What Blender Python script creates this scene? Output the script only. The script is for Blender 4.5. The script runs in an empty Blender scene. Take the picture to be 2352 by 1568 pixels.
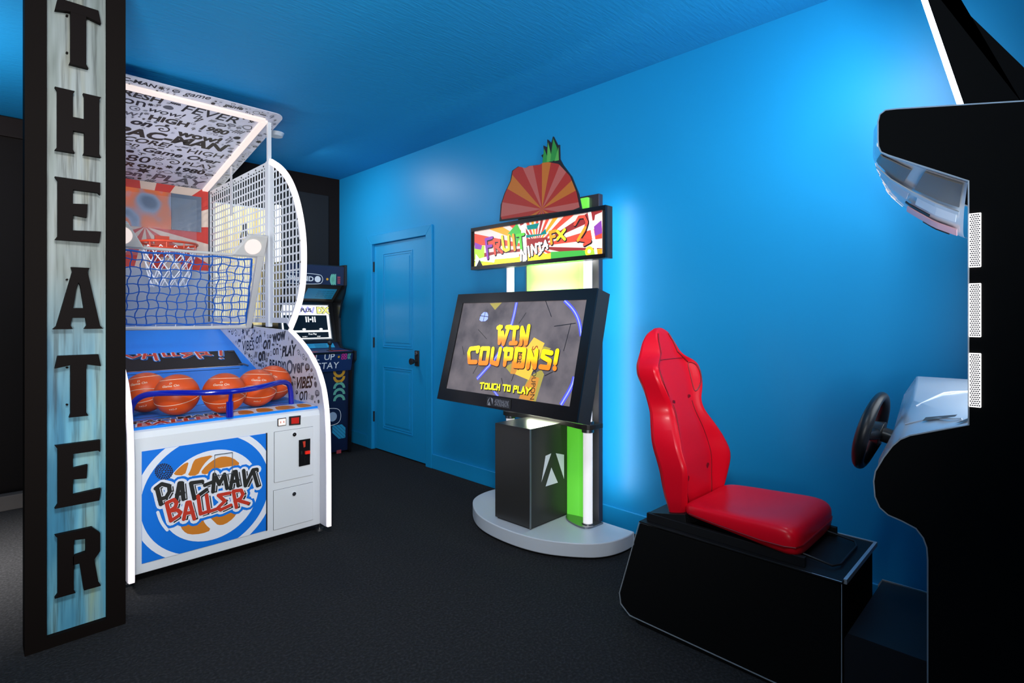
import bpy, math, random
from mathutils import Vector, Matrix
random.seed(7)
C = bpy.context.scene
# ------------------------------------------------------------------ camera, world, lights, exposure
F, CX, HY, H = 1255.0, 1176.0, 728.0, 1.31      # focal length in px, centre column, horizon row, eye height
cam = bpy.data.cameras.new('camera'); cam.sensor_width = 36; cam.lens = 36*F/2352; cam.shift_y = -(784-HY)/2352
cam.clip_start = .02
co = bpy.data.objects.new('camera', cam); C.collection.objects.link(co)
co.location = (0, 0, H); co.rotation_euler = (math.pi/2, 0, -math.pi/4); C.camera = co
C.view_settings.view_transform = 'Standard'; C.view_settings.look = 'None'
C.view_settings.gamma = 1; C.view_settings.use_curve_mapping = False; C.view_settings.exposure = 0.0
w = bpy.data.worlds.new('world'); C.world = w; w.use_nodes = True
w.node_tree.nodes['Background'].inputs[0].default_value = (.05, .08, .12, 1)
w.node_tree.nodes['Background'].inputs[1].default_value = .25
def area(name, loc, aim, size, power, col=(1, 1, 1), sy=None, spread=180):
    l = bpy.data.lights.new(name, 'AREA'); l.energy = power; l.color = col; l.size = size
    if sy: l.shape = 'RECTANGLE'; l.size_y = sy
    l.spread = math.radians(spread)
    o = bpy.data.objects.new(name, l); C.collection.objects.link(o); o.location = loc
    o.rotation_euler = (Vector(aim)-Vector(loc)).to_track_quat('-Z', 'Y').to_euler()
    return o
area('corner_fill_near_door', (2.0, 4.7, 2.74), (2.75, 4.7, 0), .25, 12, (.92, .97, 1))  # added fill for the corner; no fixture hangs here
area('fill_light_by_viewer', (.1, .3, 2.7), (1.0, 3.4, .6), .5, 34, (1, .98, .96), spread=120)  # added fill from the viewer's side, not a real ceiling fixture
area('ceiling_fill_behind_viewer', (-.5, -.6, 1.2), (.6, 2.2, 2.8), .6, 60, (.95, .98, 1), spread=120)  # unseen fill thrown upward to brighten the ceiling
area('lamp_of_room_beyond_sign', (-.5, 3.9, 2.0), (-.3, 4.2, 2.8), .5, 16, (.9, .95, 1))
area('cage_fill_light', (.60, 4.45, 2.0), (1.2, 4.4, 1.9), .5, 6, (.97, .97, 1))  # added to brighten the cage interior, out of sight behind the sign
area('lamp_over_left_floor', (-.4, 3.9, 1.6), (.12, 3.95, 0), .25, 16, (1, .97, .95), spread=70)
area('wall_fill_by_seat', (2.3, .45, 2.35), (2.87, .9, 1.9), .4, 5, (.93, .96, 1))  # extra light added to strengthen the topper's glow on the wall

# ------------------------------------------------------------------ helpers
def lin(c):
    if isinstance(c, str):
        c = c.lstrip('#'); c = [int(c[i:i+2], 16)/255 for i in (0, 2, 4)]
        c = [x/12.92 if x <= .04045 else ((x+.055)/1.055)**2.4 for x in c]
    return (c[0], c[1], c[2], 1)
MATS = {}
def mat(name, col, rough=.5, metal=0, emit=0, ecol=None, spec=.5, bump=None, noise=None, alpha=1, trans=0, coat=0):
    if name in MATS: return MATS[name]
    m = bpy.data.materials.new(name); m.use_nodes = True; MATS[name] = m
    nt = m.node_tree; b = nt.nodes['Principled BSDF']
    b.inputs['Base Color'].default_value = lin(col); b.inputs['Roughness'].default_value = rough
    b.inputs['Metallic'].default_value = metal; b.inputs['Specular IOR Level'].default_value = spec
    b.inputs['Coat Weight'].default_value = coat
    if emit:
        b.inputs['Emission Color'].default_value = lin(ecol or col); b.inputs['Emission Strength'].default_value = emit
    if alpha < 1: b.inputs['Alpha'].default_value = alpha
    if trans: b.inputs['Transmission Weight'].default_value = trans
    if bump or noise:
        tc = nt.nodes.new('ShaderNodeTexCoord')
        n = nt.nodes.new('ShaderNodeTexNoise'); s = (bump or noise)[0]
        mp = nt.nodes.new('ShaderNodeMapping'); nt.links.new(tc.outputs['Object'], mp.inputs[0]); nt.links.new(mp.outputs[0], n.inputs['Vector'])
        if isinstance(s, tuple): mp.inputs['Scale'].default_value = s; n.inputs['Scale'].default_value = 1
        else: n.inputs['Scale'].default_value = s
        n.inputs['Detail'].default_value = 5
        if bump:
            bp = nt.nodes.new('ShaderNodeBump'); bp.inputs['Strength'].default_value = bump[1]; bp.inputs['Distance'].default_value = bump[2]
            nt.links.new(n.outputs['Fac'], bp.inputs['Height']); nt.links.new(bp.outputs[0], b.inputs['Normal'])
        if noise:
            r = nt.nodes.new('ShaderNodeValToRGB'); els = noise[1]
            while len(r.color_ramp.elements) < len(els): r.color_ramp.elements.new(.5)
            for e, (p, c) in zip(r.color_ramp.elements, els): e.position = p; e.color = lin(c)
            nt.links.new(n.outputs['Fac'], r.inputs[0]); nt.links.new(r.outputs[0], b.inputs['Base Color'])
    return m
def V(*a): return Vector(a)
S2 = math.sqrt(.5)
class Fr:
    """A plane frame in the room: origin, right, up; at() reads where a line of sight meets the plane."""
    def __init__(s, o, u, v):
        s.o = Vector(o); s.u = Vector(u).normalized(); s.v = Vector(v).normalized(); s.n = s.u.cross(s.v).normalized()
    def p(s, a, b, d=0): return s.o + s.u*a + s.v*b + s.n*d
    def at(s, px, py):
        r, t = (px-CX)/F, -(py-HY)/F
        d = V(S2+r*S2, S2-r*S2, t); e = V(0, 0, H)
        k = (s.o-e).dot(s.n)/d.dot(s.n); q = e+d*k-s.o
        return (q.dot(s.u), q.dot(s.v))
    def pts(s, L): return [s.at(*q) for q in L]
    def sub(s, d): return Fr(s.o+s.n*d, s.u, s.v)
def PX(X, sgn=-1): return Fr((X, 0, 0), (0, sgn, 0), (0, 0, 1))       # a=-Y (sgn -1), b=Z ; faces -X
def PY(Y): return Fr((0, Y, 0), (1, 0, 0), (0, 0, 1))                  # a=X, b=Z ; faces -Y
def PZ(Z): return Fr((0, 0, Z), (1, 0, 0), (0, 1, 0))                  # a=X, b=Y ; faces +Z
TXT = {}
def text_mesh(body, shear=0, off=0):
    k = (body, shear, off)
    if k not in TXT:
        c = bpy.data.curves.new('t', 'FONT'); c.body = body; c.shear = shear; c.offset = off; c.resolution_u = 3
        o = bpy.data.objects.new('t', c); m = bpy.data.meshes.new_from_object(o)
        vs = [(v.co.x, v.co.y) for v in m.vertices]; fs = [tuple(p.vertices) for p in m.polygons]
        bpy.data.objects.remove(o); bpy.data.meshes.remove(m); bpy.data.curves.remove(c)
        xs = [v[0] for v in vs] or [0]; ys = [v[1] for v in vs] or [0]
        cx, cy = (min(xs)+max(xs))/2, (min(ys)+max(ys))/2
        TXT[k] = ([(x-cx, y-cy) for x, y in vs], fs, max(xs)-min(xs), max(ys)-min(ys))
    return TXT[k]
class MB:
    def __init__(s): s.v = []; s.f = []; s.m = []; s.mats = []
    def mi(s, m):
        if m not in s.mats: s.mats.append(m)
        return s.mats.index(m)
    def add(s, vs, fs, m):
        k = len(s.v); i = s.mi(m); s.v += [tuple(x) for x in vs]
        for f in fs: s.f.append(tuple(k+j for j in f)); s.m.append(i)
        return s
    def box(s, x0, x1, y0, y1, z0, z1, m):
        vs = [(x, y, z) for z in (z0, z1) for y in (y0, y1) for x in (x0, x1)]
        return s.add(vs, [(0, 2, 3, 1), (4, 5, 7, 6), (0, 1, 5, 4), (2, 6, 7, 3), (0, 4, 6, 2), (1, 3, 7, 5)], m)
    def fbox(s, fr, a0, a1, b0, b1, d0, d1, m):
        return s.prism(fr, [(a0, b0), (a1, b0), (a1, b1), (a0, b1)], d0, d1, m)
    def poly(s, fr, P, d, m):
        s.k = getattr(s, 'k', 0)+1; d += s.k*3e-6      # each printed layer lies a hair above the one before
        return s.add([fr.p(a, b, d) for a, b in P], [tuple(range(len(P)))], m)
    def prism(s, fr, P, d0, d1, m):
        ar = sum(P[i][0]*P[(i+1) % len(P)][1]-P[(i+1) % len(P)][0]*P[i][1] for i in range(len(P)))
        if ar < 0: P = P[::-1]
        n = len(P); vs = [fr.p(a, b, d0) for a, b in P]+[fr.p(a, b, d1) for a, b in P]
        return s.add(vs, [tuple(range(n-1, -1, -1)), tuple(range(n, 2*n))]+[(i, (i+1) % n, n+(i+1) % n, n+i) for i in range(n)], m)
    def disc(s, fr, a, b, r, d, m, n=20, r2=None, a0=0, a1=2*math.pi, ry=None):
        ry = ry or r
        if r2 is None: return s.poly(fr, [(a+r*math.cos(2*math.pi*i/n), b+ry*math.sin(2*math.pi*i/n)) for i in range(n)], d, m)
        L = [(a+q*math.cos(a0+(a1-a0)*i/n), b+q*(ry/r)*math.sin(a0+(a1-a0)*i/n)) for i in range(n+1) for q in (r, r2)]
        return s.add([fr.p(x, y, d) for x, y in L], [(2*i, 2*i+2, 2*i+3, 2*i+1) for i in range(n)], m)
    def stroke(s, fr, P, wd, d, m, close=False, cap=True):
        if close: P = list(P)+[P[0]]
        for (a, b), (c, e) in zip(P, P[1:]):
            L = math.hypot(c-a, e-b)
            if L < 1e-7: continue
            nx, ny = -(e-b)/L*wd/2, (c-a)/L*wd/2
            s.poly(fr, [(a-nx, b-ny), (c-nx, e-ny), (c+nx, e+ny), (a+nx, b+ny)], d, m)
        if cap:
            for a, b in P: s.disc(fr, a, b, wd/2, d, m, 10)
        return s
    def text(s, fr, body, a, b, size, d, m, shear=0, rot=0, off=0, sx=1, width=None):
        vs, fs, tw, th = text_mesh(body, shear, off)
        if width: sx = width/(tw*size)
        c, q = math.cos(rot), math.sin(rot)
        return s.add([fr.p(a+size*(x*sx*c-y*q), b+size*(x*sx*q+y*c), d) for x, y in vs], fs, m)
    def cyl(s, p0, p1, r0, m, r1=None, n=20, cap=True):
        return s.tube([p0, p1], [r0, r0 if r1 is None else r1], m, n, cap)
    def tube(s, P, r, m, n=10, cap=True, close=False):
        P = [Vector(p) for p in P]; N = len(P); R = r if isinstance(r, (list, tuple)) else [r]*N
        vs = []; prev = None
        for i, p in enumerate(P):
            t = (P[(i+1) % N]-P[i-1]) if close else (P[min(i+1, N-1)]-P[max(i-1, 0)])
            t.normalize()
            if prev is None:
                x = t.orthogonal().normalized()
            else:
                x = (prev-t*prev.dot(t)).normalized()
            prev = x; y = t.cross(x)
            vs += [p+(x*math.cos(2*math.pi*k/n)+y*math.sin(2*math.pi*k/n))*R[i] for k in range(n)]
        fs = []
        for i in range(N if close else N-1):
            j = (i+1) % N
            fs += [(i*n+k, i*n+(k+1) % n, j*n+(k+1) % n, j*n+k) for k in range(n)]
        if cap and not close: fs += [tuple(range(n-1, -1, -1)), tuple(range((N-1)*n, N*n))]
        return s.add(vs, fs, m)
    def band(s, fr, P, wd0, wd1, d0, d1, m, close=False):
        """a rectangular section swept along a 2-D line of the frame: from wd0 to wd1 across, d0 to d1 along the normal"""
        N = len(P); vs = []
        for i in range(N):
            q = Vector(P[(i+1) % N] if close else P[min(i+1, N-1)])-Vector(P[i-1] if close or i else P[0]); q.normalize()
            nx, ny = -q.y, q.x; a, b = P[i]
            for wd, d in ((wd0, d0), (wd1, d0), (wd1, d1), (wd0, d1)): vs.append(fr.p(a+nx*wd, b+ny*wd, d))
        fs = [(4*i+k, 4*i+(k+1) % 4, 4*((i+1) % N)+(k+1) % 4, 4*((i+1) % N)+k) for i in range(N if close else N-1) for k in range(4)]
        if not close: fs += [(3, 2, 1, 0), tuple(4*(N-1)+k for k in range(4))]
        return s.add(vs, fs, m)
    def loft(s, rings, m, closed=True, cap=True):
        n = len(rings[0]); vs = [v for r in rings for v in r]; k = n if closed else n-1
        fs = [(i*n+j, i*n+(j+1) % n, (i+1)*n+(j+1) % n, (i+1)*n+j) for i in range(len(rings)-1) for j in range(k)]
        if cap and closed: fs += [tuple(range(n-1, -1, -1)), tuple(range((len(rings)-1)*n, len(rings)*n))]
        return s.add(vs, fs, m)
    def sphere(s, c, r, m, nu=32, nv=18):
        vs = [V(*c)+V(math.sin(math.pi*j/nv)*math.cos(2*math.pi*i/nu), math.sin(math.pi*j/nv)*math.sin(2*math.pi*i/nu), math.cos(math.pi*j/nv))*r for j in range(nv+1) for i in range(nu)]
        return s.add(vs, [(j*nu+i, (j+1)*nu+i, (j+1)*nu+(i+1) % nu, j*nu+(i+1) % nu) for j in range(nv) for i in range(nu)], m)
    def build(s, name, parent=None, smooth=0, bevel=0, sub=0, fix=True, solid=0):
        me = bpy.data.meshes.new(name); me.from_pydata(s.v, [], s.f)
        for m in s.mats: me.materials.append(m)
        for p, i in zip(me.polygons, s.m): p.material_index = i
        me.validate(); me.update()
        if fix:
            import bmesh
            bm = bmesh.new(); bm.from_mesh(me); bmesh.ops.recalc_face_normals(bm, faces=bm.faces); bm.to_mesh(me); bm.free()
        if smooth:
            for p in me.polygons: p.use_smooth = True
            me.set_sharp_from_angle(angle=math.radians(smooth))
        o = bpy.data.objects.new(name, me); C.collection.objects.link(o)
        if parent:
            o.parent = parent; o.matrix_parent_inverse = WORLD[parent.name].inverted()
        WORLD[o.name] = Matrix()
        if solid: q = o.modifiers.new('solid', 'SOLIDIFY'); q.thickness = solid; q.offset = 0
        if bevel: q = o.modifiers.new('bevel', 'BEVEL'); q.width = bevel; q.segments = 3; q.limit_method = 'ANGLE'
        if sub: q = o.modifiers.new('sub', 'SUBSURF'); q.levels = sub; q.render_levels = sub
        return o
WORLD = {}
def thing(name, label, cat, loc, group=None):
    o = bpy.data.objects.new(name, None); C.collection.objects.link(o); o.empty_display_size = .1
    o.location = loc; WORLD[o.name] = Matrix.Translation(loc)
    return tag(o, label, cat, group)
def tag(o, label, cat, group=None):
    o['label'] = label; o['category'] = cat
    if group: o['group'] = group
    return o
def struct(o): o['kind'] = 'structure'; return o
def inside(pt, P):
    x, y = pt; r = False
    for (a, b), (c, d) in zip(P, P[1:]+P[:1]):
        if (b > y) != (d > y) and x < (c-a)*(y-b)/(d-b)+a: r = not r
    return r
def smoothed(P, k=2, close=False):
    for _ in range(k):
        Q = [] if close else [P[0]]
        for (a, b), (c, d) in zip(P, (P[1:]+P[:1]) if close else P[1:]):
            Q += [(a*.75+c*.25, b*.75+d*.25), (a*.25+c*.75, b*.25+d*.75)]
        if not close: Q.append(P[-1])
        P = Q
    return P

# ------------------------------------------------------------------ materials
BLUE = (.008, .295, .62)
m_wall = mat('wall_paint', BLUE, .42, bump=(220, .08, .002), spec=.4)
m_ceil = mat('ceiling_paint', (.010, .27, .58), .6, bump=((14, 60, 30), .35, .01), spec=.3)
m_door = mat('door_paint', BLUE, .3, spec=.5)
m_black = mat('black_wall_paint', (.009, .0065, .006), .6, spec=.08)
m_black2 = mat('black_panel', (.014, .015, .017), .55, spec=.15)
m_carpet = mat('charcoal_carpet', (.03, .03, .031), .95, spec=.1, noise=(2.2, [(.3, (.015, .015, .015)), (.5, (.021, .021, .022)), (.7, (.036, .036, .037))]), bump=(90, .6, .01))
m_white = mat('white_enamel', (.72, .74, .76), .35)
m_whitem = mat('white_laminate', (.62, .66, .70), .4)
m_led = mat('white_led', (.35, .33, .33), .4, emit=1.15, ecol=(1, .89, .91))
m_led2 = mat('warm_led', (.35, .32, .30), .4, emit=.78, ecol=(1, .84, .78))
m_ink = mat('black_ink', (.012, .012, .014), .5)
m_ink2 = mat('umber_ink', (.035, .028, .02), .5)
m_cblue = mat('court_blue', (.003, .23, .85), .35)
m_gblue = mat('graphic_blue', (.003, .17, .70), .4)
m_gwhite = mat('graphic_white', (.78, .80, .86), .45)
m_gorange = mat('graphic_orange', (.62, .20, .018), .45)
m_gred = mat('graphic_red', (.55, .035, .015), .45)
m_gblack = mat('graphic_black', (.018, .018, .016), .45)
m_rail = mat('blue_enamel_tube', (.006, .012, .36), .15, coat=.5)
m_ball = mat('orange_rubber', (.72, .085, .008), .42, bump=(260, .25, .002))
m_seam = mat('cream_seam', (.8, .62, .45), .5)
m_chrome = mat('chrome', (.7, .72, .75), .12, 1)
m_trim = mat('pale_edge_trim', (.62, .68, .74), .42, .6)
m_steel = mat('dull_steel', (.35, .35, .36), .35, 1)
m_gloss = mat('gloss_black', (.006, .006, .007), .25)
m_satin = mat('satin_black', (.008, .008, .009), .5, spec=.25)
m_void = mat('matte_black', (.004, .004, .004), .8, spec=.1)
m_gun = mat('gunmetal', (.045, .043, .04), .32, .3)
m_red = mat('red_moulded_vinyl', (.80, .004, .018), .32, spec=.22, coat=.06)
m_red2 = mat('dark_red_recess', (.22, .002, .005), .4)
m_silver = mat('silver_plastic', (.66, .69, .73), .24, .25, coat=.4)
m_clear = mat('clear_acrylic', (.3, .35, .4), .05, alpha=.10)
m_net = mat('blue_cord', (.004, .11, .50), .6)
m_wnet = mat('white_cord', (.8, .8, .82), .6)
m_rim = mat('red_rim', (.55, .05, .015), .35)
m_hole = mat('dark_perforation', (.01, .01, .03), .6)

# ------------------------------------------------------------------ the room
WX, BY, CH, FX = 2.87, 5.52, 2.80, -2.6
struct(MB().box(FX, WX+.1, -2.4, BY+.1, -.1, 0, m_carpet).build('floor'))
struct(MB().box(FX, WX+.1, -2.4, BY+.1, CH, CH+.1, m_ceil).build('ceiling'))
dy0, dy1, dh = 3.925, 4.825, 2.03
b = MB(); b.box(WX, WX+.1, -2.4, dy0, 0, CH, m_wall); b.box(WX, WX+.1, dy1, BY+.1, 0, CH, m_wall); b.box(WX, WX+.1, dy0, dy1, dh, CH, m_wall)
struct(b.build('wall_right'))
struct(MB().box(FX, WX, BY, BY+.1, 0, CH, m_black).build('wall_back'))
struct(MB().box(FX-.1, FX, -2.4, BY+.1, 0, CH, m_black).build('wall_left'))
struct(MB().box(FX, WX+.1, -2.5, -2.4, 0, CH, m_black).build('wall_front'))
b = MB(); b.box(WX-.014, WX, -2.4, dy0-.09, 0, .125, m_wall); b.box(WX-.014, WX, dy1+.09, BY, 0, .125, m_wall)
struct(b.build('baseboard_right', bevel=.004))
# door with two raised panels, its casing, hinges and knob
d = MB(); xd = WX+.012
d.box(xd, xd+.04, dy0+.005, dy1-.005, .012, dh-.004, m_door)
dr = d.build('door_1'); struct(dr)
fd = PX(xd)
def door_panel(px):
    P = fd.pts(px); a0 = min(p[0] for p in P); a1 = max(p[0] for p in P); b0 = min(p[1] for p in P); b1 = max(p[1] for p in P)
    q = MB()
    q.band(fd, [(a0, b0), (a1, b0), (a1, b1), (a0, b1)], 0, .016, -.001, .006, m_door, close=True)
    q.band(fd, [(a0+.022, b0+.022), (a1-.022, b0+.022), (a1-.022, b1-.022), (a0+.022, b1-.022)], 0, .012, -.001, .004, m_door, close=True)
    q.fbox(fd, a0+.05, a1-.05, b0+.05, b1-.05, -.001, .005, m_door)
    q.build('door_panel', dr, bevel=.002)
door_panel([(880, 583), (948, 583), (880, 797), (948, 797)])
door_panel([(880, 845), (948, 848), (880, 983), (948, 990)])
for py in (613, 786, 955):
    a, z = fd.at(859, py); MB().fbox(fd, a-.006, a+.014, z-.05, z+.05, -.001, .014, m_ink).build('hinge', dr)
a, z = fd.at(959, 824)
k = MB(); k.fbox(fd, a-.03, a+.03, z-.065, z+.075, .0, .012, m_ink)
k.cyl(fd.p(a, z-.02, .01), fd.p(a, z-.02, .05), .012, m_ink); k.cyl(fd.p(a, z-.02, .045), fd.p(a, z-.02, .075), .022, m_ink, .03); k.cyl(fd.p(a, z+.05, .01), fd.p(a, z+.05, .022), .018, m_steel)
k.build('door_handle', dr, smooth=40, bevel=.003)
cs = MB()
for P in ([(-dy1-.085, 0), (-dy1-.0, 0), (-dy1-.0, dh), (-dy1-.085, dh+.085)], [(-dy0, 0), (-dy0+.085, 0), (-dy0+.085, dh+.085), (-dy0, dh)],
          [(-dy1, dh), (-dy0, dh), (-dy0+.085, dh+.085), (-dy1-.085, dh+.085)]):
    cs.prism(PX(WX), P, -.002, .018, m_door)
struct(cs.build('trim_1', bevel=.003))
# black back wall: header board, framed dark panel by the corner
struct(MB().box(FX, .49, BY-.03, BY, CH-.155, CH-.01, mat('dark_header', (.014, .009, .008), .5, spec=.1)).build('trim_2', bevel=.004))
P = PY(BY-.02).pts([(755, 450), (755, 640)])
o = MB().box(1.72, P[0][0], BY-.02, BY-.0, .1, P[0][1], m_black2).build('wall_panel', bevel=.004)
tag(o, 'tall dark grey panel on the black back wall behind the small upright game', 'panel')
o = MB().box(-.6, .30, 5.03, 5.12, 0.0, .10, mat('dull_plinth', (.07, .06, .055), .7)).build('low_plinth', bevel=.004)
tag(o, 'low dull grey plinth on the floor in the dark behind the THEATER sign', 'plinth')
c0 = PZ(CH).at(634, 305)
dd = MB(); dd.cyl((c0[0], c0[1], CH-.03), (c0[0], c0[1], CH), .05, m_whitem, .062, 28)
tag(dd.build('smoke_detector', smooth=40), 'small round white disc on the blue ceiling beside the basketball canopy', 'ceiling disc')

# ------------------------------------------------------------------ THEATER sign
sg = thing('theater_sign', 'tall dark framed THEATER sign with black letters on streaked pale blue boards', 'sign', (.32, 2.87, 0))
m_frame = mat('dark_wood_frame', (.006, .0042, .0035), .7, spec=.04, bump=((60, 60, 3), .2, .002))
ys, yp = 2.82, 2.845
fr = MB()
fr.box(.161, .2265, ys, 2.92, 0, 2.795, m_frame); fr.box(.418, .484, ys, 2.92, 0, 2.795, m_frame)
fr.box(.2265, .418, ys, 2.92, 0, .045, m_frame); fr.box(.2265, .418, yp+.012, 2.92, .045, 2.795, m_frame); fr.box(.2265, .418, ys, 2.92, 2.72, 2.795, m_frame)
fr.build('frame', sg)
m_pt = mat('streaked_boards', (.5, .6, .62), .5)
nt = m_pt.node_tree; bs = nt.nodes['Principled BSDF']
tc = nt.nodes.new('ShaderNodeTexCoord')
def nz(scale, detail, rough=.6):
    mp = nt.nodes.new('ShaderNodeMapping'); mp.inputs['Scale'].default_value = scale
    n = nt.nodes.new('ShaderNodeTexNoise'); n.inputs['Scale'].default_value = 1; n.inputs['Detail'].default_value = detail; n.inputs['Roughness'].default_value = rough
    nt.links.new(tc.outputs['Object'], mp.inputs[0]); nt.links.new(mp.outputs[0], n.inputs['Vector']); return n
n1 = nz((55, 55, 2.2), 4); n2 = nz((9, 9, 1.1), 3); n3 = nz((120, 120, 5), 3)
sx = nt.nodes.new('ShaderNodeSeparateXYZ'); nt.links.new(tc.outputs['Object'], sx.inputs[0])
def ramp(els):
    r = nt.nodes.new('ShaderNodeValToRGB')
    while len(r.color_ramp.elements) < len(els): r.color_ramp.elements.new(.5)
    for e, (p, c) in zip(r.color_ramp.elements, els): e.position = p; e.color = lin(c)
    return r
cold = ramp([(.30, '#2f7390'), (.45, '#5a9ab0'), (.55, '#7aa5a9'), (.68, '#879d80')])
warm = ramp([(.30, '#3c423a'), (.42, '#6a726c'), (.55, '#7f8683'), (.70, '#6e6848')])
nt.links.new(n2.outputs['Fac'], cold.inputs[0]); nt.links.new(n2.outputs['Fac'], warm.inputs[0])
mz = nt.nodes.new('ShaderNodeMapRange'); mz.inputs[1].default_value = .9; mz.inputs[2].default_value = 1.5; nt.links.new(sx.outputs[2], mz.inputs[0])  # boards run from blue low down to grey-olive higher up
mx = nt.nodes.new('ShaderNodeMix'); mx.data_type = 'RGBA'; nt.links.new(mz.outputs[0], mx.inputs[0]); nt.links.new(cold.outputs[0], mx.inputs[6]); nt.links.new(warm.outputs[0], mx.inputs[7])
st = ramp([(.33, (.35, .35, .33)), (.48, (.95, .95, .95)), (.62, (1.1, 1.1, 1.1))]); nt.links.new(n1.outputs['Fac'], st.inputs[0])
ml = nt.nodes.new('ShaderNodeMix'); ml.data_type = 'RGBA'; ml.blend_type = 'MULTIPLY'; ml.inputs[0].default_value = .9
nt.links.new(mx.outputs[2], ml.inputs[6]); nt.links.new(st.outputs[0], ml.inputs[7]); nt.links.new(ml.outputs[2], bs.inputs['Base Color'])
MB().box(.2265, .418, yp, yp+.012, .045, 2.72, m_pt).build('backing_board', sg)
m_let = mat('dark_iron_letter', (.006, .004, .0035), .6, spec=.05)
LT = {
 'T': [[(.0, .80), (.06, 1), (.94, 1), (1, .80), (.68, .84), (.32, .84)], [(.33, .86), (.67, .86), (.67, .06), (.72, 0), (.30, 0), (.33, .06)]],
 'H': [[(0, 1), (.42, 1), (.38, .95), (.38, .05), (.42, 0), (0, 0), (.05, .05), (.05, .95)], [(.60, 1), (1, 1), (.96, .95), (.96, .05), (1, 0), (.6, 0), (.63, .05), (.63, .95)], [(.3, .36), (.7, .36), (.7, .58), (.3, .58)]],
 'E': [[(0, 1), (.98, 1), (.98, .80), (.93, .83), (.38, .83), (.38, .17), (.93, .19), (1, .19), (.96, 0), (0, 0), (.06, .06), (.06, .94)], [(.36, .42), (.68, .40), (.70, .62), (.36, .60)]],
 'A': [[(.34, 1), (.74, 1), (.70, .93), (.98, .05), (1.05, 0), (.62, 0), (.68, .06), (.54, .70), (.5, .76), (.46, .70), (.33, .06), (.38, 0), (-.05, 0), (.03, .05), (.37, .93)], [(.30, .18), (.70, .18), (.64, .34), (.36, .34)]],
 'R': [[(0, 1), (.80, 1), (.98, .88), (.98, .58), (.84, .46), (.38, .46), (.38, .60), (.66, .62), (.66, .84), (.40, .86), (.40, .04), (.44, 0), (0, 0), (.06, .05), (.06, .95)], [(.52, .5), (.84, .5), (.94, .08), (1.0, 0), (.62, 0)]],
}
f0 = PY(yp)
for i, ch in enumerate('THEATER'):
    top = 2.579-.3558*i; L = MB()
    for n_, P in enumerate(LT[ch]): L.prism(f0, [(.250+.148*a, top-.25+.25*q) for a, q in P], .010+.0006*n_, .034-.0008*n_, m_let)
    for q in (.2, .8): L.cyl(f0.p(.27+.02, top-.25+.25*q, 0), f0.p(.27+.02, top-.25+.25*q, .012), .004, m_let, n=8)
    L.build('letter', sg)
# ------------------------------------------------------------------ basketball game
XL, XR, YF = .569, 1.527, 3.18                   # inner faces of the side panels, front face
bg = thing('basketball_game', 'white and blue basketball arcade game with lit white edges and a graffiti canopy', 'arcade game', (1.05, 4.2, 0))
fp = PY(YF)
# lower cabinet: white shell with tray, ramp, riser
b = MB()
fy = Fr((0, 0, 0), (0, 1, 0), (0, 0, 1))          # a=Y, b=Z ; normal +X
prof = [(YF, .052), (YF, .715), (YF+.012, .745), (YF+.05, .76), (5.36, .74), (5.36, .052)]
b.prism(fy, prof, XL, XR, m_white)
b.build('cabinet_body', bg, bevel=.004)
# front details, positions read on the front plane
def q5(L): return [fp.at(280+x/2.8, 800+y/2.8) for x, y in L]   # plane coordinates of a detail view
P = q5([(127, 660), (925, 548), (920, 1175), (127, 1378)])
pa0, pa1 = P[0][0], P[1][0]; pz1 = (P[0][1]+P[1][1])/2; pz0 = (P[2][1]+P[3][1])/2
d = MB(); d.fbox(fp, pa0, pa1, pz0, pz1, 0, .004, m_gblue)
d.fbox(fp, pa1, pa1+.007, pz0-.002, pz1+.002, 0, .006, m_ink)
fpn = d.build('front_panel', bg)
g = MB()
cx, cz = (pa0+pa1)/2+.005, (pz0+pz1)/2; RW = (pa1-pa0)/2
def clip_rect(P, x0, x1, y0, y1):
    for ax, lim, sg_ in ((0, x0, 1), (0, x1, -1), (1, y0, 1), (1, y1, -1)):
        Q = []
        for i in range(len(P)):
            p, q = P[i-1], P[i]; a = (p[ax]-lim)*sg_; c = (q[ax]-lim)*sg_
            if (a >= 0) != (c >= 0):
                t = a/(a-c); Q.append((p[0]+(q[0]-p[0])*t, p[1]+(q[1]-p[1])*t))
            if c >= 0: Q.append(q)
        P = Q
        if not P: return P
    return P
N = 72
for i in range(N):
    t0, t1 = 2*math.pi*i/N, 2*math.pi*(i+1)/N
    P = [(cx+r*math.cos(t), cz+r*math.sin(t)) for r, t in ((RW*1.04, t0), (RW*1.15, t0), (RW*1.15, t1), (RW*1.04, t1))]
    P = clip_rect(P, pa0, pa1, pz0, pz1)
    if len(P) > 2: g.poly(fp, P, .0048, m_gwhite)
Rb = RW*.80; bc = q5([(580, 940)])[0]
g.disc(fp, bc[0], bc[1], Rb, .0052, m_gwhite, 64)
def blob(L, dd, m, k=2): g.poly(fp, smoothed(q5(L), k, True), dd, m)
blob([(325, 812), (350, 780), (395, 740), (428, 728), (420, 760), (402, 815)], .0058, m_gorange, 1)
blob([(418, 818), (440, 780), (455, 730), (475, 705), (595, 680), (540, 725), (510, 765), (485, 815)], .0058, m_gorange, 1)
blob([(500, 800), (540, 750), (600, 705), (650, 690), (710, 700), (765, 745), (700, 755), (640, 765), (590, 775), (545, 810)], .0058, m_gorange, 1)
blob([(370, 1130), (515, 1090), (535, 1130), (575, 1165), (510, 1190), (430, 1195), (390, 1170)], .0058, m_gorange, 1)
blob([(560, 1080), (745, 1045), (715, 1090), (660, 1130), (615, 1135), (590, 1110)], .0058, m_gorange, 1)
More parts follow.
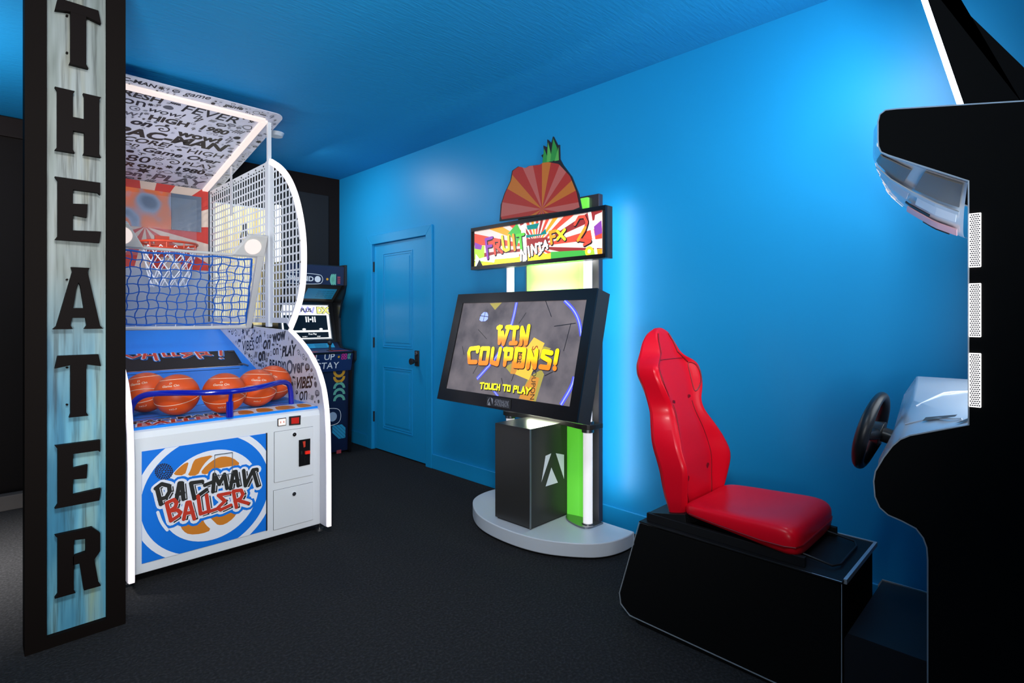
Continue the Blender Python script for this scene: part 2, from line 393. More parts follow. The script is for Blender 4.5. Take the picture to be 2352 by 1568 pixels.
LET1 = [[(214, 897), (252, 868), (300, 880), (304, 915), (280, 955), (238, 966)], [(222, 893), (248, 998)],
        [(346, 974), (366, 862), (382, 862), (392, 966)], [(350, 935), (392, 926)],
        [(512, 852), (440, 862), (462, 962), (540, 905)], [(530, 876), (578, 856)],
        [(582, 918), (590, 806), (622, 870), (655, 806), (672, 896)],
        [(694, 898), (712, 792), (728, 788), (744, 880)], [(698, 856), (742, 846)],
        [(778, 782), (790, 880), (838, 778), (868, 880)], [(838, 778), (862, 774)]]
LET2 = [[(284, 992), (312, 1104), (362, 1072), (374, 1052), (352, 1034), (318, 1040)], [(284, 990), (330, 968), (348, 988), (340, 1016), (310, 1036)],
        [(394, 1094), (416, 986), (432, 984), (462, 1092)], [(402, 1058), (452, 1048)],
        [(486, 946), (502, 1060), (546, 1046)], [(540, 940), (556, 1046), (606, 1028)],
        [(690, 926), (616, 940), (658, 978), (612, 1022), (630, 1034), (696, 1004)],
        [(712, 914), (732, 1018)], [(712, 914), (762, 908), (774, 934), (760, 960), (722, 978)], [(738, 972), (806, 992)]]
sc = math.hypot(*(Vector(q5([(560, 900)])[0])-Vector(q5([(570, 900)])[0])))/10.2
for Ls, m, wd in ((LET1, m_gblack, 26), (LET2, m_gred, 24)):
    for dd, mm, ww, off in ((.0066, m_gblue, 96, 5), ):
        for L in Ls: g.stroke(fp, q5([(x+off, y+off*.6) for x, y in L]), ww*sc, dd, mm)
for Ls in (LET1, LET2):
    for L in Ls: g.stroke(fp, q5([(x+4, y+2.4) for x, y in L]), 62*sc, .0074, m_gwhite)
for Ls, m, wd in ((LET1, m_gblack, 26), (LET2, m_gred, 24)):
    for L in Ls: g.stroke(fp, q5([(x+14, y+6) for x, y in L]), wd*sc, .0082, m_gblack, cap=False)
for Ls, m, wd in ((LET1, m_gblack, 26), (LET2, m_gred, 24)):
    for L in Ls: g.stroke(fp, q5(L), (wd+9)*sc, .0090, m_gwhite, cap=False)
for Ls, m, wd in ((LET1, m_gblack, 26), (LET2, m_gred, 24)):
    for L in Ls: g.stroke(fp, q5(L), wd*sc, .0098, m)
for L in ([(228, 1050), (250, 1115), (290, 1165)], [(842, 905), (836, 955)]): g.stroke(fp, smoothed(q5(L), 2), 18*sc, .0056 if L[0][0] < 300 else .0064, m_gwhite)
for rr, n in ((14, 6), (28, 12), (42, 18), (54, 24)):
    for i in range(n):
        t = 2*math.pi*i/n+rr; x, y = q5([(268+rr*math.cos(t), 790+rr*.9*math.sin(t))])[0]; g.disc(fp, x, y, .0042, .0056, m_hole, 8)
g.build('panel_artwork', fpn, fix=False)
t = MB(); T = q5([(592, 682), (706, 666), (706, 800), (592, 816)])
for p, q in ((0, 1), (1, 2), (2, 3), (3, 0)): t.tube([fp.p(*T[p], .012), fp.p(*T[q], .012)], .002, m_steel, 6)
t.build('wire_guide', bg)
# coin doors at right
def plate(name, L, par=bg, m=m_white, dd=.006):
    P = q5(L); a0, a1 = (P[0][0]+P[3][0])/2, (P[1][0]+P[2][0])/2; z1, z0 = (P[0][1]+P[1][1])/2, (P[2][1]+P[3][1])/2
    o = MB(); o.band(fp, [(a0, z0), (a1, z0), (a1, z1), (a0, z1)], -.002, .004, -.001, .0015, m_ink, close=True); o.fbox(fp, a0, a1, z0, z1, 0, dd, m)
    return o.build(name, par, bevel=.002), (a0, a1, z0, z1)
cd, R = plate('coin_door', [(980, 535), (1228, 504), (1226, 812), (980, 860)])
k = MB(); x, z = q5([(1104, 551)])[0]; k.cyl(fp.p(x, z, .004), fp.p(x, z, .014), .011, m_chrome); k.cyl(fp.p(x, z, .012), fp.p(x, z, .016), .004, m_ink); k.build('lock', cd, smooth=40)
P = q5([(1134, 588), (1206, 577), (1204, 742), (1134, 757)])
cm = MB(); cm.prism(fp, P, .005, .012, m_gloss)
x, z = q5([(1186, 665)])[0]; cm.fbox(fp, x-.014, x+.014, z-.009, z+.009, .010, .022, mat('red_button', (.7, .02, .01), .3, emit=.3))
cm.prism(fp, q5([(1156, 596), (1172, 592), (1172, 628), (1162, 634)]), .01, .018, m_gred)
x, z = q5([(1174, 718)])[0]; cm.fbox(fp, x-.003, x+.003, z-.018, z+.02, .01, .016, m_chrome)
x, z = q5([(1150, 668)])[0]; cm.fbox(fp, x-.004, x+.004, z-.01, z+.01, .01, .014, m_ink)
cm.build('coin_slot', cd)
cd2, R2 = plate('cash_door', [(976, 912), (1226, 862), (1226, 1098), (972, 1168)])
k = MB(); x, z = q5([(1102, 932)])[0]; k.cyl(fp.p(x, z, .004), fp.p(x, z, .014), .011, m_chrome); k.cyl(fp.p(x, z, .012), fp.p(x, z, .016), .004, m_ink); k.build('lock', cd2, smooth=40)
for nm, L, lit in (('token_window', [(1000, 452), (1054, 444), (1054, 492), (1000, 500)], 1), ('start_button', [(1074, 438), (1148, 430), (1146, 488), (1074, 494)], 0)):
    P = q5(L); o = MB(); o.prism(fp, P, 0, .006, m_ink)
    c = (sum(p[0] for p in P)/4, sum(p[1] for p in P)/4); Q = [(c[0]+(x-c[0])*(.84 if lit else .66), c[1]+(y-c[1])*(.84 if lit else .68)) for x, y in P]
    o.prism(fp, Q, .004, .009, mat('lit_cream', (.95, .8, .72), .4, emit=.5, ecol=(1, .75, .66)) if lit else mat('red_lens', (.5, .02, .015), .2, emit=.15))
    if lit:
        for s in (-.3, .3): o.fbox(fp, c[0]+s*.03-.002, c[0]+s*.03+.002, c[1]-.006, c[1]+.006, .008, .010, m_gred)
    o.build(nm, bg)
# tray graphic on the counter, court ramp, riser with lettering
rp = MB()
ramp_pts = [(YF+.03, .764), (3.36, .768), (3.76, .772), (5.06, 1.218), (5.12, 1.235), (5.36, 1.24), (5.36, .74), (YF+.03, .74)]
rp.prism(fy, ramp_pts, XL+.001, XR-.001, m_cblue)
rpo = rp.build('ball_ramp', bg)
def yline(y0, z0, y1, z1): return Fr((0, y0, z0), (1, 0, 0), (0, y1-y0, z1-z0))
L1 = yline(YF+.03, .764, 3.36, .768)
g = MB()
g.fbox(L1, XL+.004, XR-.004, .0, .15, 0, .001, m_gblue)
g.poly(L1, [(1.02, .005), (XR-.006, .005), (XR-.006, .15), (1.10, .15)], .0014, m_gwhite)
for i, (x0, x1) in enumerate(((1.08, 1.16), (1.18, 1.27), (1.29, 1.40), (1.42, 1.50))):
    g.poly(L1, smoothed([(x0, .015), (x1, .012), (x1+.012, .08), (x1-.01, .135), (x0+.03, .135), (x0+.012, .08)], 2, True), .0018, m_gorange)
g.text(L1, 'BALLER', .80, .06, .12, .0016, m_gwhite, off=.09, shear=.2); g.text(L1, 'BALLER', .80, .06, .12, .002, m_gred, off=.03, shear=.2)
g.text(L1, 'PAC-MAN', .80, .125, .09, .0017, m_gwhite, off=.09, shear=.2); g.text(L1, 'PAC-MAN', .80, .125, .09, .0021, m_gblack, off=.03, shear=.2)
L2 = yline(3.36, .768, 3.76, .772)
for bb, ww in ((.02, .012), (.10, .006), (.33, .010), (.36, .006)): g.fbox(L2, XL+.003, XR-.05, bb, bb+ww, .0, .0012, m_chrome if ww > .009 else m_ink)
g.build('tray_artwork', rpo, fix=False)
RP = Fr((0, 3.76, .772), (1, 0, 0), (0, 1.30, .446))
sl = [RP.at(*p) for p in ((288, 815), (538, 806), (560, 841), (288, 852))]
sb1 = (sl[0][1]+sl[1][1])/2; sb0 = (sl[2][1]+sl[3][1])/2; sa1 = sl[1][0]
rs = MB(); rs.prism(RP, [(XL+.002, sb0), (sl[2][0], sb0), (sa1, sb1), (XL+.002, sb1)], 0, .004, m_satin)
for i in range(3): rs.prism(RP, [(sl[2][0]-.03+.012*i, sb0+.012), (sl[2][0]+.012+.006*i, sb0+.004-.016*i), (sl[2][0]+.02+.006*i, sb0+.010-.016*i), (sl[2][0]-.022+.012*i, sb0+.02)], 0, .007+.002*i, m_steel)
rs.fbox(RP, XL+.002, sl[2][0]-.02, sb0-.012, sb0-.004, 0, .004, m_chrome); rs.fbox(RP, XL+.002, sl[2][0]-.04, sb0-.05, sb0-.046, 0, .002, m_ink)
rs.fbox(RP, sa1-.05, sa1-.01, sb1-.03, sb1-.004, .004, .007, m_gun)
ro = rs.build('slot_panel', bg)
g = MB()
def at4(L): return [RP.at(280+x*340/2221, 720+y*240/1568) for x, y in L]
BL = [[[(60, 640), (160, 680), (270, 640), (230, 600)]], [[(325, 690), (350, 600)], [(350, 645), (480, 640)], [(520, 712), (480, 600)]],
      [[(610, 590), (640, 655), (720, 650)]], [[(760, 590), (780, 650), (850, 645)]], [[(1040, 600), (900, 610), (985, 640), (930, 670), (1040, 620)]],
      [[(1110, 590), (1180, 680)], [(1130, 600), (1260, 590), (1270, 615), (1190, 640)], [(1230, 625), (1330, 635)]], [[(1480, 570), (1485, 640)], [(1486, 680), (1490, 682)]]]
s4 = math.hypot(*(Vector(at4([(800, 650)])[0])-Vector(at4([(810, 650)])[0])))/10
for mm, ww, dd, off in ((m_gblue, 104, .0046, 6), (m_gwhite, 78, .0056, 5), (m_gblack, 44, .0066, 18), (m_gwhite, 58, .0074, 0), (m_gred, 46, .0082, 0)):
    for Ls in BL:
        for L in Ls:
            P = at4([(x+off, y+off*.5) for x, y in L])
            for (p, q) in zip(P, P[1:]):
                L_ = math.hypot(q[0]-p[0], q[1]-p[1]) or 1; nx, ny = -(q[1]-p[1])/L_*ww*s4/2, (q[0]-p[0])/L_*ww*s4/2
                Q = clip_rect([(p[0]-nx, p[1]-ny), (q[0]-nx, q[1]-ny), (q[0]+nx, q[1]+ny), (p[0]+nx, p[1]+ny)], XL, 1.5, sb0, sb1-.002)
                if len(Q) > 2: g.poly(RP, Q, dd, mm)
            for x, z in P:
                Q = clip_rect([(x+ww*s4/2*math.cos(t*math.pi/5), z+ww*s4/2*math.sin(t*math.pi/5)) for t in range(10)], XL, 1.5, sb0, sb1-.002)
                if len(Q) > 2: g.poly(RP, Q, dd, mm)
g.build('slot_lettering', ro, fix=False)
# side panels: lit outline, lower graffiti panel, perforated cage
SX = Fr((XR, 0, 0), (0, -1, 0), (0, 0, 1))
low = [(748, 1205), (749, 1100), (748, 1000), (745, 940), (738, 890), (726, 850), (708, 815), (690, 790), (672, 770), (661, 759)]
upp = [(663, 752), (674, 725), (685, 690), (692, 650), (694, 600), (693, 550), (687, 500), (676, 450), (660, 410), (640, 383), (617, 368)]
LOWP = [SX.at(*q) for q in low]; UPP = [SX.at(*q) for q in upp]
LOWP[0] = (LOWP[1][0], .055)
NOTCH = LOWP[-1]
YB = -5.36; ZT = 2.43
GRID_Z = 1.27
def bars_in(mb, P, x0, pa, pz, wa, wz, fr, d0, d1, m, ring=.035):
    """perforated sheet inside outline P: bars where the outline allows, with a border ring"""
    a0 = min(p[0] for p in P); a1 = max(p[0] for p in P); z0 = min(p[1] for p in P); z1 = max(p[1] for p in P)
    def spans(fixed, ax):
        xs = []
        for (p, q) in zip(P, P[1:]+P[:1]):
            a, c = p[ax], q[ax]
            if (a > fixed) != (c > fixed): xs.append(p[1-ax]+(q[1-ax]-p[1-ax])*(fixed-a)/(c-a))
        xs.sort(); return list(zip(xs[::2], xs[1::2]))
    a = a0+ring
    while a < a1-ring*.5:
        for s0, s1 in spans(a, 0):
            if s1-s0 > .04: mb.fbox(fr, a-wa/2, a+wa/2, s0+.01, s1-.01, d0, d1, m)
        a += pa
    z = z0+ring
    while z < z1-ring*.5:
        for s0, s1 in spans(z, 1):
            if s1-s0 > .04: mb.fbox(fr, s0+.01, s1-.01, z-wz/2, z+wz/2, d0+.0003, d1-.0003, m)
        z += pz
m_pale = mat('pale_lilac_panel', (.66, .65, .72), .4)
DOODLE = [mat('ink_a', (.012, .012, .014), .5), mat('ink_b', (.03, .025, .018), .5), mat('ink_c', (.10, .10, .12), .5)]
WORDS = ['GAME ON', 'HIGH SCORE!', 'Game Over', '1980', 'PAC-MAN', 'FEVER', 'READY!', 'game on', 'HIGH', 'SCORE!', 'game', 'on', 'Insert Coins', 'FRESH', 'PLAY', 'LEVEL UP', 'PAC-MAN FEVER', 'wow!']
def doodle(mb, fr, x, y, s, d):
    m = random.choice(DOODLE); k = random.randrange(10); w_ = s*.10
    R_ = lambda lo, hi: random.uniform(lo, hi)
    if k == 0: mb.disc(fr, x, y, s*.48, d, m, 18, s*.38); mb.disc(fr, x+s*.1, y, s*.14, d, m, 10)
    elif k == 1: mb.stroke(fr, [(x-s*.1, y+s*.5), (x-s*.3, y), (x+.05*s, y+.08*s), (x-s*.1, y-s*.5), (x+s*.3, y+s*.2), (x, y+s*.12), (x+s*.15, y+s*.5)], w_*.8, d, m, close=True, cap=False)
    elif k == 2:
        n = 7; mb.poly(fr, [(x+s*(.5 if i % 2 else .26)*math.cos(math.pi*i/n), y+s*(.5 if i % 2 else .26)*math.sin(math.pi*i/n)) for i in range(2*n)], d, m)
    elif k == 3: mb.stroke(fr, [(x+s*.5*t*math.cos(9*t), y+s*.5*t*math.sin(9*t)) for t in [i/16 for i in range(17)]], w_, d, m, cap=False)
    elif k == 4:
        for i in range(4): mb.stroke(fr, [(x-s*.5+s*.22*i, y-s*.35), (x-s*.2+s*.22*i, y+s*.35)], w_, d, m, cap=False)
    elif k == 5: mb.poly(fr, smoothed([(x+s*R_(.3, .5)*math.cos(i*.9), y+s*R_(.3, .5)*math.sin(i*.9)) for i in range(7)], 2, True), d, m)
    elif k == 6: mb.stroke(fr, [(x-s*.5+s*.1*i, y+s*.2*(1 if i % 2 else -1)) for i in range(11)], w_, d, m, cap=False)
    elif k == 7: mb.stroke(fr, smoothed([(x+R_(-.5, .5)*s, y+R_(-.45, .45)*s) for i in range(6)], 2), w_*.9, d, m, cap=False)
    elif k == 8:
        mb.poly(fr, smoothed([(x-.5*s, y-.2*s), (x-.45*s, y+.35*s), (x+.4*s, y+.4*s), (x+.5*s, y-.15*s), (x, y-.25*s), (x-.3*s, y-.5*s), (x-.2*s, y-.25*s)], 1, True), d, m)
        for i in range(3): mb.stroke(fr, [(x-.3*s, y+.22*s-.13*s*i), (x+.3*s, y+.26*s-.13*s*i)], w_*.6, d+.0004, m_pale, cap=False)
    else: mb.stroke(fr, smoothed([(x+s*R_(.3, .5)*math.cos(i*.8), y+s*R_(.3, .5)*math.sin(i*.8)) for i in range(8)], 2, True), w_*.7, d, m, close=True, cap=False)
def graffiti(mb, fr, P, n, smin, smax, d, slant=.2, rot=.15, words=WORDS):
    a0 = min(p[0] for p in P); a1 = max(p[0] for p in P); z0 = min(p[1] for p in P); z1 = max(p[1] for p in P); used = []
    for i in range(n):
        k = i/n; big = k < .10; x, y = random.uniform(a0, a1), random.uniform(z0, z1); s = random.uniform(smin, smax)*(1 if big else .62 if k < .3 else .40 if k < .6 else .22)
        if big:
            wd = random.choice(words); off = random.choice((.01, .03, .045)); sh = round(random.uniform(0, slant*2), 1); _, _, tw, th = text_mesh(wd, sh, off); hw, hh = tw*s/2+.002, th*s/2+.002
        else: hw = hh = s*.5
        if any(abs(x-u) < hw+p and abs(y-v) < hh+q for u, v, p, q in used): continue
        if not all(inside((x+p, y+q), P) for p in (-hw, hw) for q in (-hh, hh)): continue
        used.append((x, y, hw, hh))
        if big: mb.text(fr, wd, x, y, s, d, random.choice(DOODLE), shear=sh, off=off, rot=random.uniform(-.02, rot))
        else: doodle(mb, fr, x, y, s*1.1, d)
for side, X0, X1 in (('right', XR, XR+.03), ('left', XL-.03, XL)):
    D0, D1 = XR-X0, XR-X1                                        # along the frame's normal (-X)
    lw = LOWP + [(NOTCH[0], NOTCH[1]), (YB, GRID_Z), (YB, .055)]
    sp = MB(); sp.prism(SX, lw, D0, D1, m_pale)
    so = sp.build('side_panel', bg)
    if side == 'right':
        gz = MB()
        vis = [(p[0]-.025, p[1]) for p in LOWP[2:]]+[(NOTCH[0]-.05, NOTCH[1]-.02), (-5.0, 1.25), (-4.3, .95), (-3.62, .78), (LOWP[2][0]-.03, .77)]
        graffiti(gz, SX, vis, 6000, .08, .14, .0008, .25, .2, ['game', 'on', 'FRESH', 'wow', 'PLAY', '1980', 'HIGH', 'game on', 'VIBES', 'READY!', 'POW', 'Over'])
        gz.build('graffiti_print', so, fix=False)
    # lit edge strips following the panel edge
    ld = MB(); ld.band(SX, smoothed(LOWP, 2), -.014, .022, D0-.0035 if side == 'right' else D0-.0035, D1+.0035, m_led)
    ld.build('edge_light', bg)
    ld = MB(); ld.band(SX, smoothed(UPP, 2), -.014, .024, D0-.0035, D1+.0035, m_led)
    ld.build('edge_light', bg)
    # rear cage panel and front quarter cage
    rear = [(-4.05, GRID_Z), (-4.05, ZT), (YB, ZT), (YB, GRID_Z)]
    q = MB(); q.band(SX, rear, -.0, .045, D0*.5+D1*.5-.004, D0*.5+D1*.5+.004, m_white, close=True)
    bars_in(q, rear, 0, .0545, .056, .017, .012, SX, D0*.5+D1*.5-.0015, D0*.5+D1*.5+.0015, m_white, .045)
    for i in range(9):
        q.cyl(SX.p(-4.1-.15*i, ZT-.022, D0*.5+D1*.5+.003), SX.p(-4.1-.15*i, ZT-.022, D0*.5+D1*.5+.008), .006, m_ink, n=8)
    q.build('cage_panel', bg)
    qf = [(p[0]-.02, p[1]) for p in UPP]+[(-3.995, ZT-.01), (-3.995, GRID_Z), (NOTCH[0]-.05, GRID_Z)]
    q = MB(); N = len(qf)
    c_ = (sum(p[0] for p in qf)/N, sum(p[1] for p in qf)/N)
    qi = [(c_[0]+(p[0]-c_[0])*.80, c_[1]+(p[1]-c_[1])*.93) for p in qf]
    for i in range(N):
        j = (i+1) % N; q.prism(SX, [qf[i], qf[j], qi[j], qi[i]], D0*.5+D1*.5-.004, D0*.5+D1*.5+.004, m_white)
    bars_in(q, [(c_[0]+(p[0]-c_[0])*.9, c_[1]+(p[1]-c_[1])*.96) for p in qf], 0, .055, .055, .016, .012, SX, D0*.5+D1*.5-.0015, D0*.5+D1*.5+.0015, m_white, .03)
    for p in UPP[1:-1]: q.cyl(SX.p(p[0]-.045, p[1], D0*.5+D1*.5+.003), SX.p(p[0]-.045, p[1], D0*.5+D1*.5+.008), .006, m_ink, n=8)
    q.build('cage_panel', bg)
    MB().box(min(X0, X1)-.0+.0, max(X0, X1), 3.985, 4.04, 1.24, 2.43, m_white).build('cage_post', bg, bevel=.005)
    MB().box((X0+X1)/2-.012, (X0+X1)/2+.012, 4.00, 4.024, 2.42, 2.705, m_white).build('canopy_strut', bg)
    for yy in (3.22, 5.28):
        q = MB(); q.cyl(((X0+X1)/2, yy, 0), ((X0+X1)/2, yy, .012), .028, m_ink, .024, 16); q.cyl(((X0+X1)/2, yy, .012), ((X0+X1)/2, yy, .06), .009, m_chrome, n=10)
        q.build('foot', bg, smooth=40)
q = MB(); P = SX.at(532, 380); P2 = SX.at(534, 500)
q.box(XR-.006, XR-.001, -P[0]-.02, -P[0]+.02, P2[1]+.02, ZT+.10, mat('frosted_strip', (.7, .7, .72), .2, alpha=.65)); q.build('hanging_strip', bg)
# canopy: sloping graffiti board with light strips underneath
cy0, cy1 = 3.87, 5.36
def cz_(y): return 2.71-.2*(y-3.98)
CF = Fr((0, cy1, cz_(cy1)), (1, 0, 0), (0, cy0-cy1, cz_(cy0)-cz_(cy1)))   # faces down; b grows to the front
LEN = math.hypot(cy0-cy1, cz_(cy0)-cz_(cy1))
def rc(x0, x1, L, r, n=6): return [(x0, 0), (x1, 0)]+[(x1-r+r*math.cos(t), L-r+r*math.sin(t)) for t in [i*math.pi/2/n for i in range(n+1)]]+[(x0+r-r*math.sin(t), L-r+r*math.cos(t)) for t in [i*math.pi/2/n for i in range(n+1)]]
cp = MB(); cp.prism(CF, rc(XL-.07, 1.60, LEN, .06), -.006, 0, m_pale)
cpo = cp.build('canopy', bg)
gz = MB(); graffiti(gz, CF, rc(XL, 1.48, LEN-.14, .01), 7000, .09, .17, .0008, .15, .06)
graffiti(gz, CF, [(1.535, 0), (1.598, 0), (1.598, LEN-.06), (1.535, LEN-.06)], 200, .05, .09, .0008)
graffiti(gz, CF, [(XL, LEN-.085), (1.56, LEN-.085), (1.56, LEN-.005), (XL, LEN-.005)], 500, .05, .08, .0008)
gz.build('graffiti_print', cpo, fix=False)
ly = LEN-(3.985-cy0)/(cy1-cy0)*LEN
for nm, P in (('f', [(XL, ly), (1.50, ly)]), ('r', [(1.50, 0.01), (1.50, ly)]), ('l', [(XL+.02, 0.01), (XL+.02, ly)])):
    q = MB(); q.band(CF, P, -.022, .022, .0, .016, m_led2); q.build('canopy_light', cpo)
# backboard wall: red and cream rays, grey lower half, picture screen, clear backboard with hoop
FB = PY(5.352)
bk = MB(); bk.fbox(FB, XL, XR, 1.24, cz_(5.352)-.002, 0, .01, mat('back_grey', (.34, .38, .45), .3))
bko = bk.build('back_wall_board', bg)
g = MB(); m_cream = mat('cream_ray', (.68, .52, .42), .4); m_ray = mat('red_ray', (.55, .035, .022), .35)
rc_ = (1.05, 2.06)
for i in range(20):
    t0, t1 = 2*math.pi*i/20+.1, 2*math.pi*(i+1)/20+.1
    P = clip_rect([rc_, (rc_[0]+2*math.cos(t0), rc_[1]+2*math.sin(t0)), (rc_[0]+2*math.cos(t1), rc_[1]+2*math.sin(t1))], XL, XR-.002, 1.72, cz_(5.35)-.003)
    if len(P) > 2: g.poly(FB, P, .0105, m_ray if i % 2 else m_cream)
g.build('ray_print', bko, fix=False)
m_scr = mat('blurred_court_picture', (.02, .02, .02), .15, emit=.8)
nt = m_scr.node_tree; bs = nt.nodes['Principled BSDF']; tc = nt.nodes.new('ShaderNodeTexCoord'); n = nt.nodes.new('ShaderNodeTexNoise'); n.inputs['Scale'].default_value = 5.5; n.inputs['Detail'].default_value = 1
n.noise_dimensions = '3D'; nt.links.new(tc.outputs['Object'], n.inputs['Vector'])
r = nt.nodes.new('ShaderNodeValToRGB')
for k in range(4): r.color_ramp.elements.new(.5)
for e, (p, c) in zip(r.color_ramp.elements, ((.30, '#40506e'), (.42, '#6f7fa0'), (.49, '#b5623a'), (.56, '#d0602a'), (.64, '#7c86a0'), (.75, '#c98a86'))): e.position = p; e.color = lin(c)
nt.links.new(n.outputs['Fac'], r.inputs[0]); nt.links.new(r.outputs[0], bs.inputs['Emission Color'])
P = FB.pts([(288, 430), (391, 444), (391, 528), (288, 520)])
a1 = P[1][0]; z0, z1 = P[2][1], P[1][1]
q = MB(); q.fbox(FB, XL+.02, a1, z0, z1, .012, .03, m_scr); q.build('picture_screen', bg)
a2, _ = FB.at(461, 500)
q = MB(); q.fbox(FB, a1+.004, a2, FB.at(440, 532)[1], z1, .012, .02, mat('smoked_glass', (.12, .15, .20), .06, coat=.5)); q.build('glass_pane', bg)
q = MB(); q.box(XL+.08, XR-.14, 5.17, 5.178, 1.80, 2.30, m_clear); q.build('backboard', bg)
# hoop
hc = V(1.13, 4.93, 1.885); hr = .19
q = MB(); q.tube([hc+V(hr*math.cos(t), hr*math.sin(t), 0) for t in [2*math.pi*i/40 for i in range(40)]], .010, m_rim, 8, close=True)
q.tube([hc+V(hr*.97*math.cos(t), hr*.97*math.sin(t), -.05) for t in [2*math.pi*i/40 for i in range(40)]], .006, m_rim, 8, close=True)
for i in range(10):
    t = 2*math.pi*i/10; q.tube([hc+V(hr*math.cos(t), hr*math.sin(t), 0), hc+V(hr*.97*math.cos(t), hr*.97*math.sin(t), -.05)], .005, m_rim, 6)
q.box(hc.x-.06, hc.x+.06, hc.y+hr-.01, 5.17, 1.83, 1.89, m_rim); q.box(hc.x-.05, hc.x+.05, 5.15, 5.172, 1.80, 1.97, m_rim)
hoop = q.build('hoop', bg, smooth=40)
q = MB(); nn = 12
for k in range(nn):
    for sgn in (1, -1):
        P = []
        for j in range(6):
            t = 2*math.pi*(k+sgn*j*.5)/nn; rr = hr*.98*(1-.07*j); P.append(hc+V(rr*math.cos(t), rr*math.sin(t), -.03-.062*j))
        q.tube(P, .0035, m_wnet, 5)
q.build('hoop_net', hoop)
# leaning frame with blue cord net, lamps on its posts
A = {}
for nm, x in (('r', 1.495), ('l', .60)):
    A[nm] = (V(x, 4.285, 1.235), V(x, 4.0, 1.87))
m_cream2 = mat('cream_frame', (.62, .60, .56), .35)
for nm in ('l', 'r'):
    p, t = A[nm]; q = MB()
    ax = (t-p).normalized(); nrm = V(1, 0, 0).cross(ax)
    F3 = Fr(p, (1, 0, 0), ax); L = (t-p).length
    q.prism(F3, [(-.018, 0), (.018, 0), (.026, L), (-.026, L)], -.02, .02, m_cream2)
    q.build('net_post', bg, bevel=.006)
    # lamp housing: sloping bracket with a round lens
    s = 1 if nm == 'r' else -1
    q = MB(); q.prism(F3, [(s*.026, L-.135), (-s*.19, L-.135), (-s*.095, L+.02), (s*.026, L+.025)], -.018, .022, m_cream2)
    hl = q.build('lamp_housing', bg, bevel=.008)
    q = MB(); c = F3.p(-s*.066, L-.062, .02); q.cyl(c, c+F3.n*.008, .055, m_led2, n=32); q.build('lamp_lens', hl)
    q = MB(); q.cyl(p+V(0, 0, .01), p+V((.03 if nm == 'r' else -.03), 0, .01), .02, m_ink, n=14); q.build('hinge_knob', bg, smooth=40)
q = MB(); zb = .485/.635
def onf(x, k): return V(x, 4.285-.285*k, 1.235+.635*k)
q.tube([onf(.60, 0), onf(1.495, 0)], .013, m_cream2, 10); q.build('net_rail', bg, smooth=40)
q = MB(); q.tube([onf(.60, .80), onf(1.495, .80)], .010, m_cream2, 10); q.build('net_rail', bg, smooth=40)
q = MB(); nu, nv = 15, 9; x0, x1 = .615, 1.475
def npt(i, j):
    u = x0+(x1-x0)*i/nu; k = .045+.72*j/nv
    return onf(u+.003*math.sin(j*1.7+i)-.03*(j/nv)*math.exp(-((i-nu)/2.)**2), k)+V(0, .03*math.sin(math.pi*i/nu)*math.sin(math.pi*j/nv)+.004*math.sin(i*2.1+j), .005*math.sin(i*1.3+j*.7))
for j in range(nv+1):
    q.tube([npt(i/2, j)+V(0, 0, (.0035 if (i//2+j) % 2 else -.0035)*(0 if i in (0, 2*nu) else 1)) for i in range(2*nu+1)], .0036, m_net, 5)
for i in range(nu+1):
    q.tube([npt(i, j/2)+V((.005 if (j % 4) < 2 else -.005), 0, 0) for j in range(2*nv+1)], .0036, m_net, 5)
q.tube([npt(i, nv) for i in range(nu+1)], .006, m_net, 6); q.tube([npt(i, 0) for i in range(nu+1)], .005, m_net, 6)
q.tube([npt(nu, j) for j in range(nv+1)], .006, m_net, 6)
for i in range(1, nu, 2): q.tube([npt(i, nv), onf(x0+(x1-x0)*i/nu, .80)], .003, m_wnet, 5); q.tube([npt(i, 0), onf(x0+(x1-x0)*i/nu, 0)], .003, m_wnet, 5)
q.build('safety_net', bg, smooth=60, fix=False)
# blue tube rail holding the balls
P = [(.60, 3.42, .765), (.605, 3.415, .83), (.625, 3.39, .885), (.67, 3.345, .912), (.76, 3.275, .915), (.90, 3.20, .908), (1.02, 3.175, .905), (1.15, 3.20, .908), (1.28, 3.275, .916), (1.37, 3.34, .918), (1.42, 3.375, .895), (1.437, 3.39, .84), (1.44, 3.392, .768)]
def curve3(P, k=3):
    for _ in range(k):
        Q = [P[0]]
        for a, c in zip(P, P[1:]): Q += [tuple(x*.75+y*.25 for x, y in zip(a, c)), tuple(x*.25+y*.75 for x, y in zip(a, c))]
        Q.append(P[-1]); P = Q
    return P
q = MB(); q.tube(curve3(P), .0155, m_rail, 14)
q.cyl((1.02, 3.200, .764), (1.02, 3.200, .85), .018, m_rail); q.cyl((1.02, 3.198, .84), (1.02, 3.178, .905), .010, m_rail)
q.build('ball_rail', bg, smooth=50)
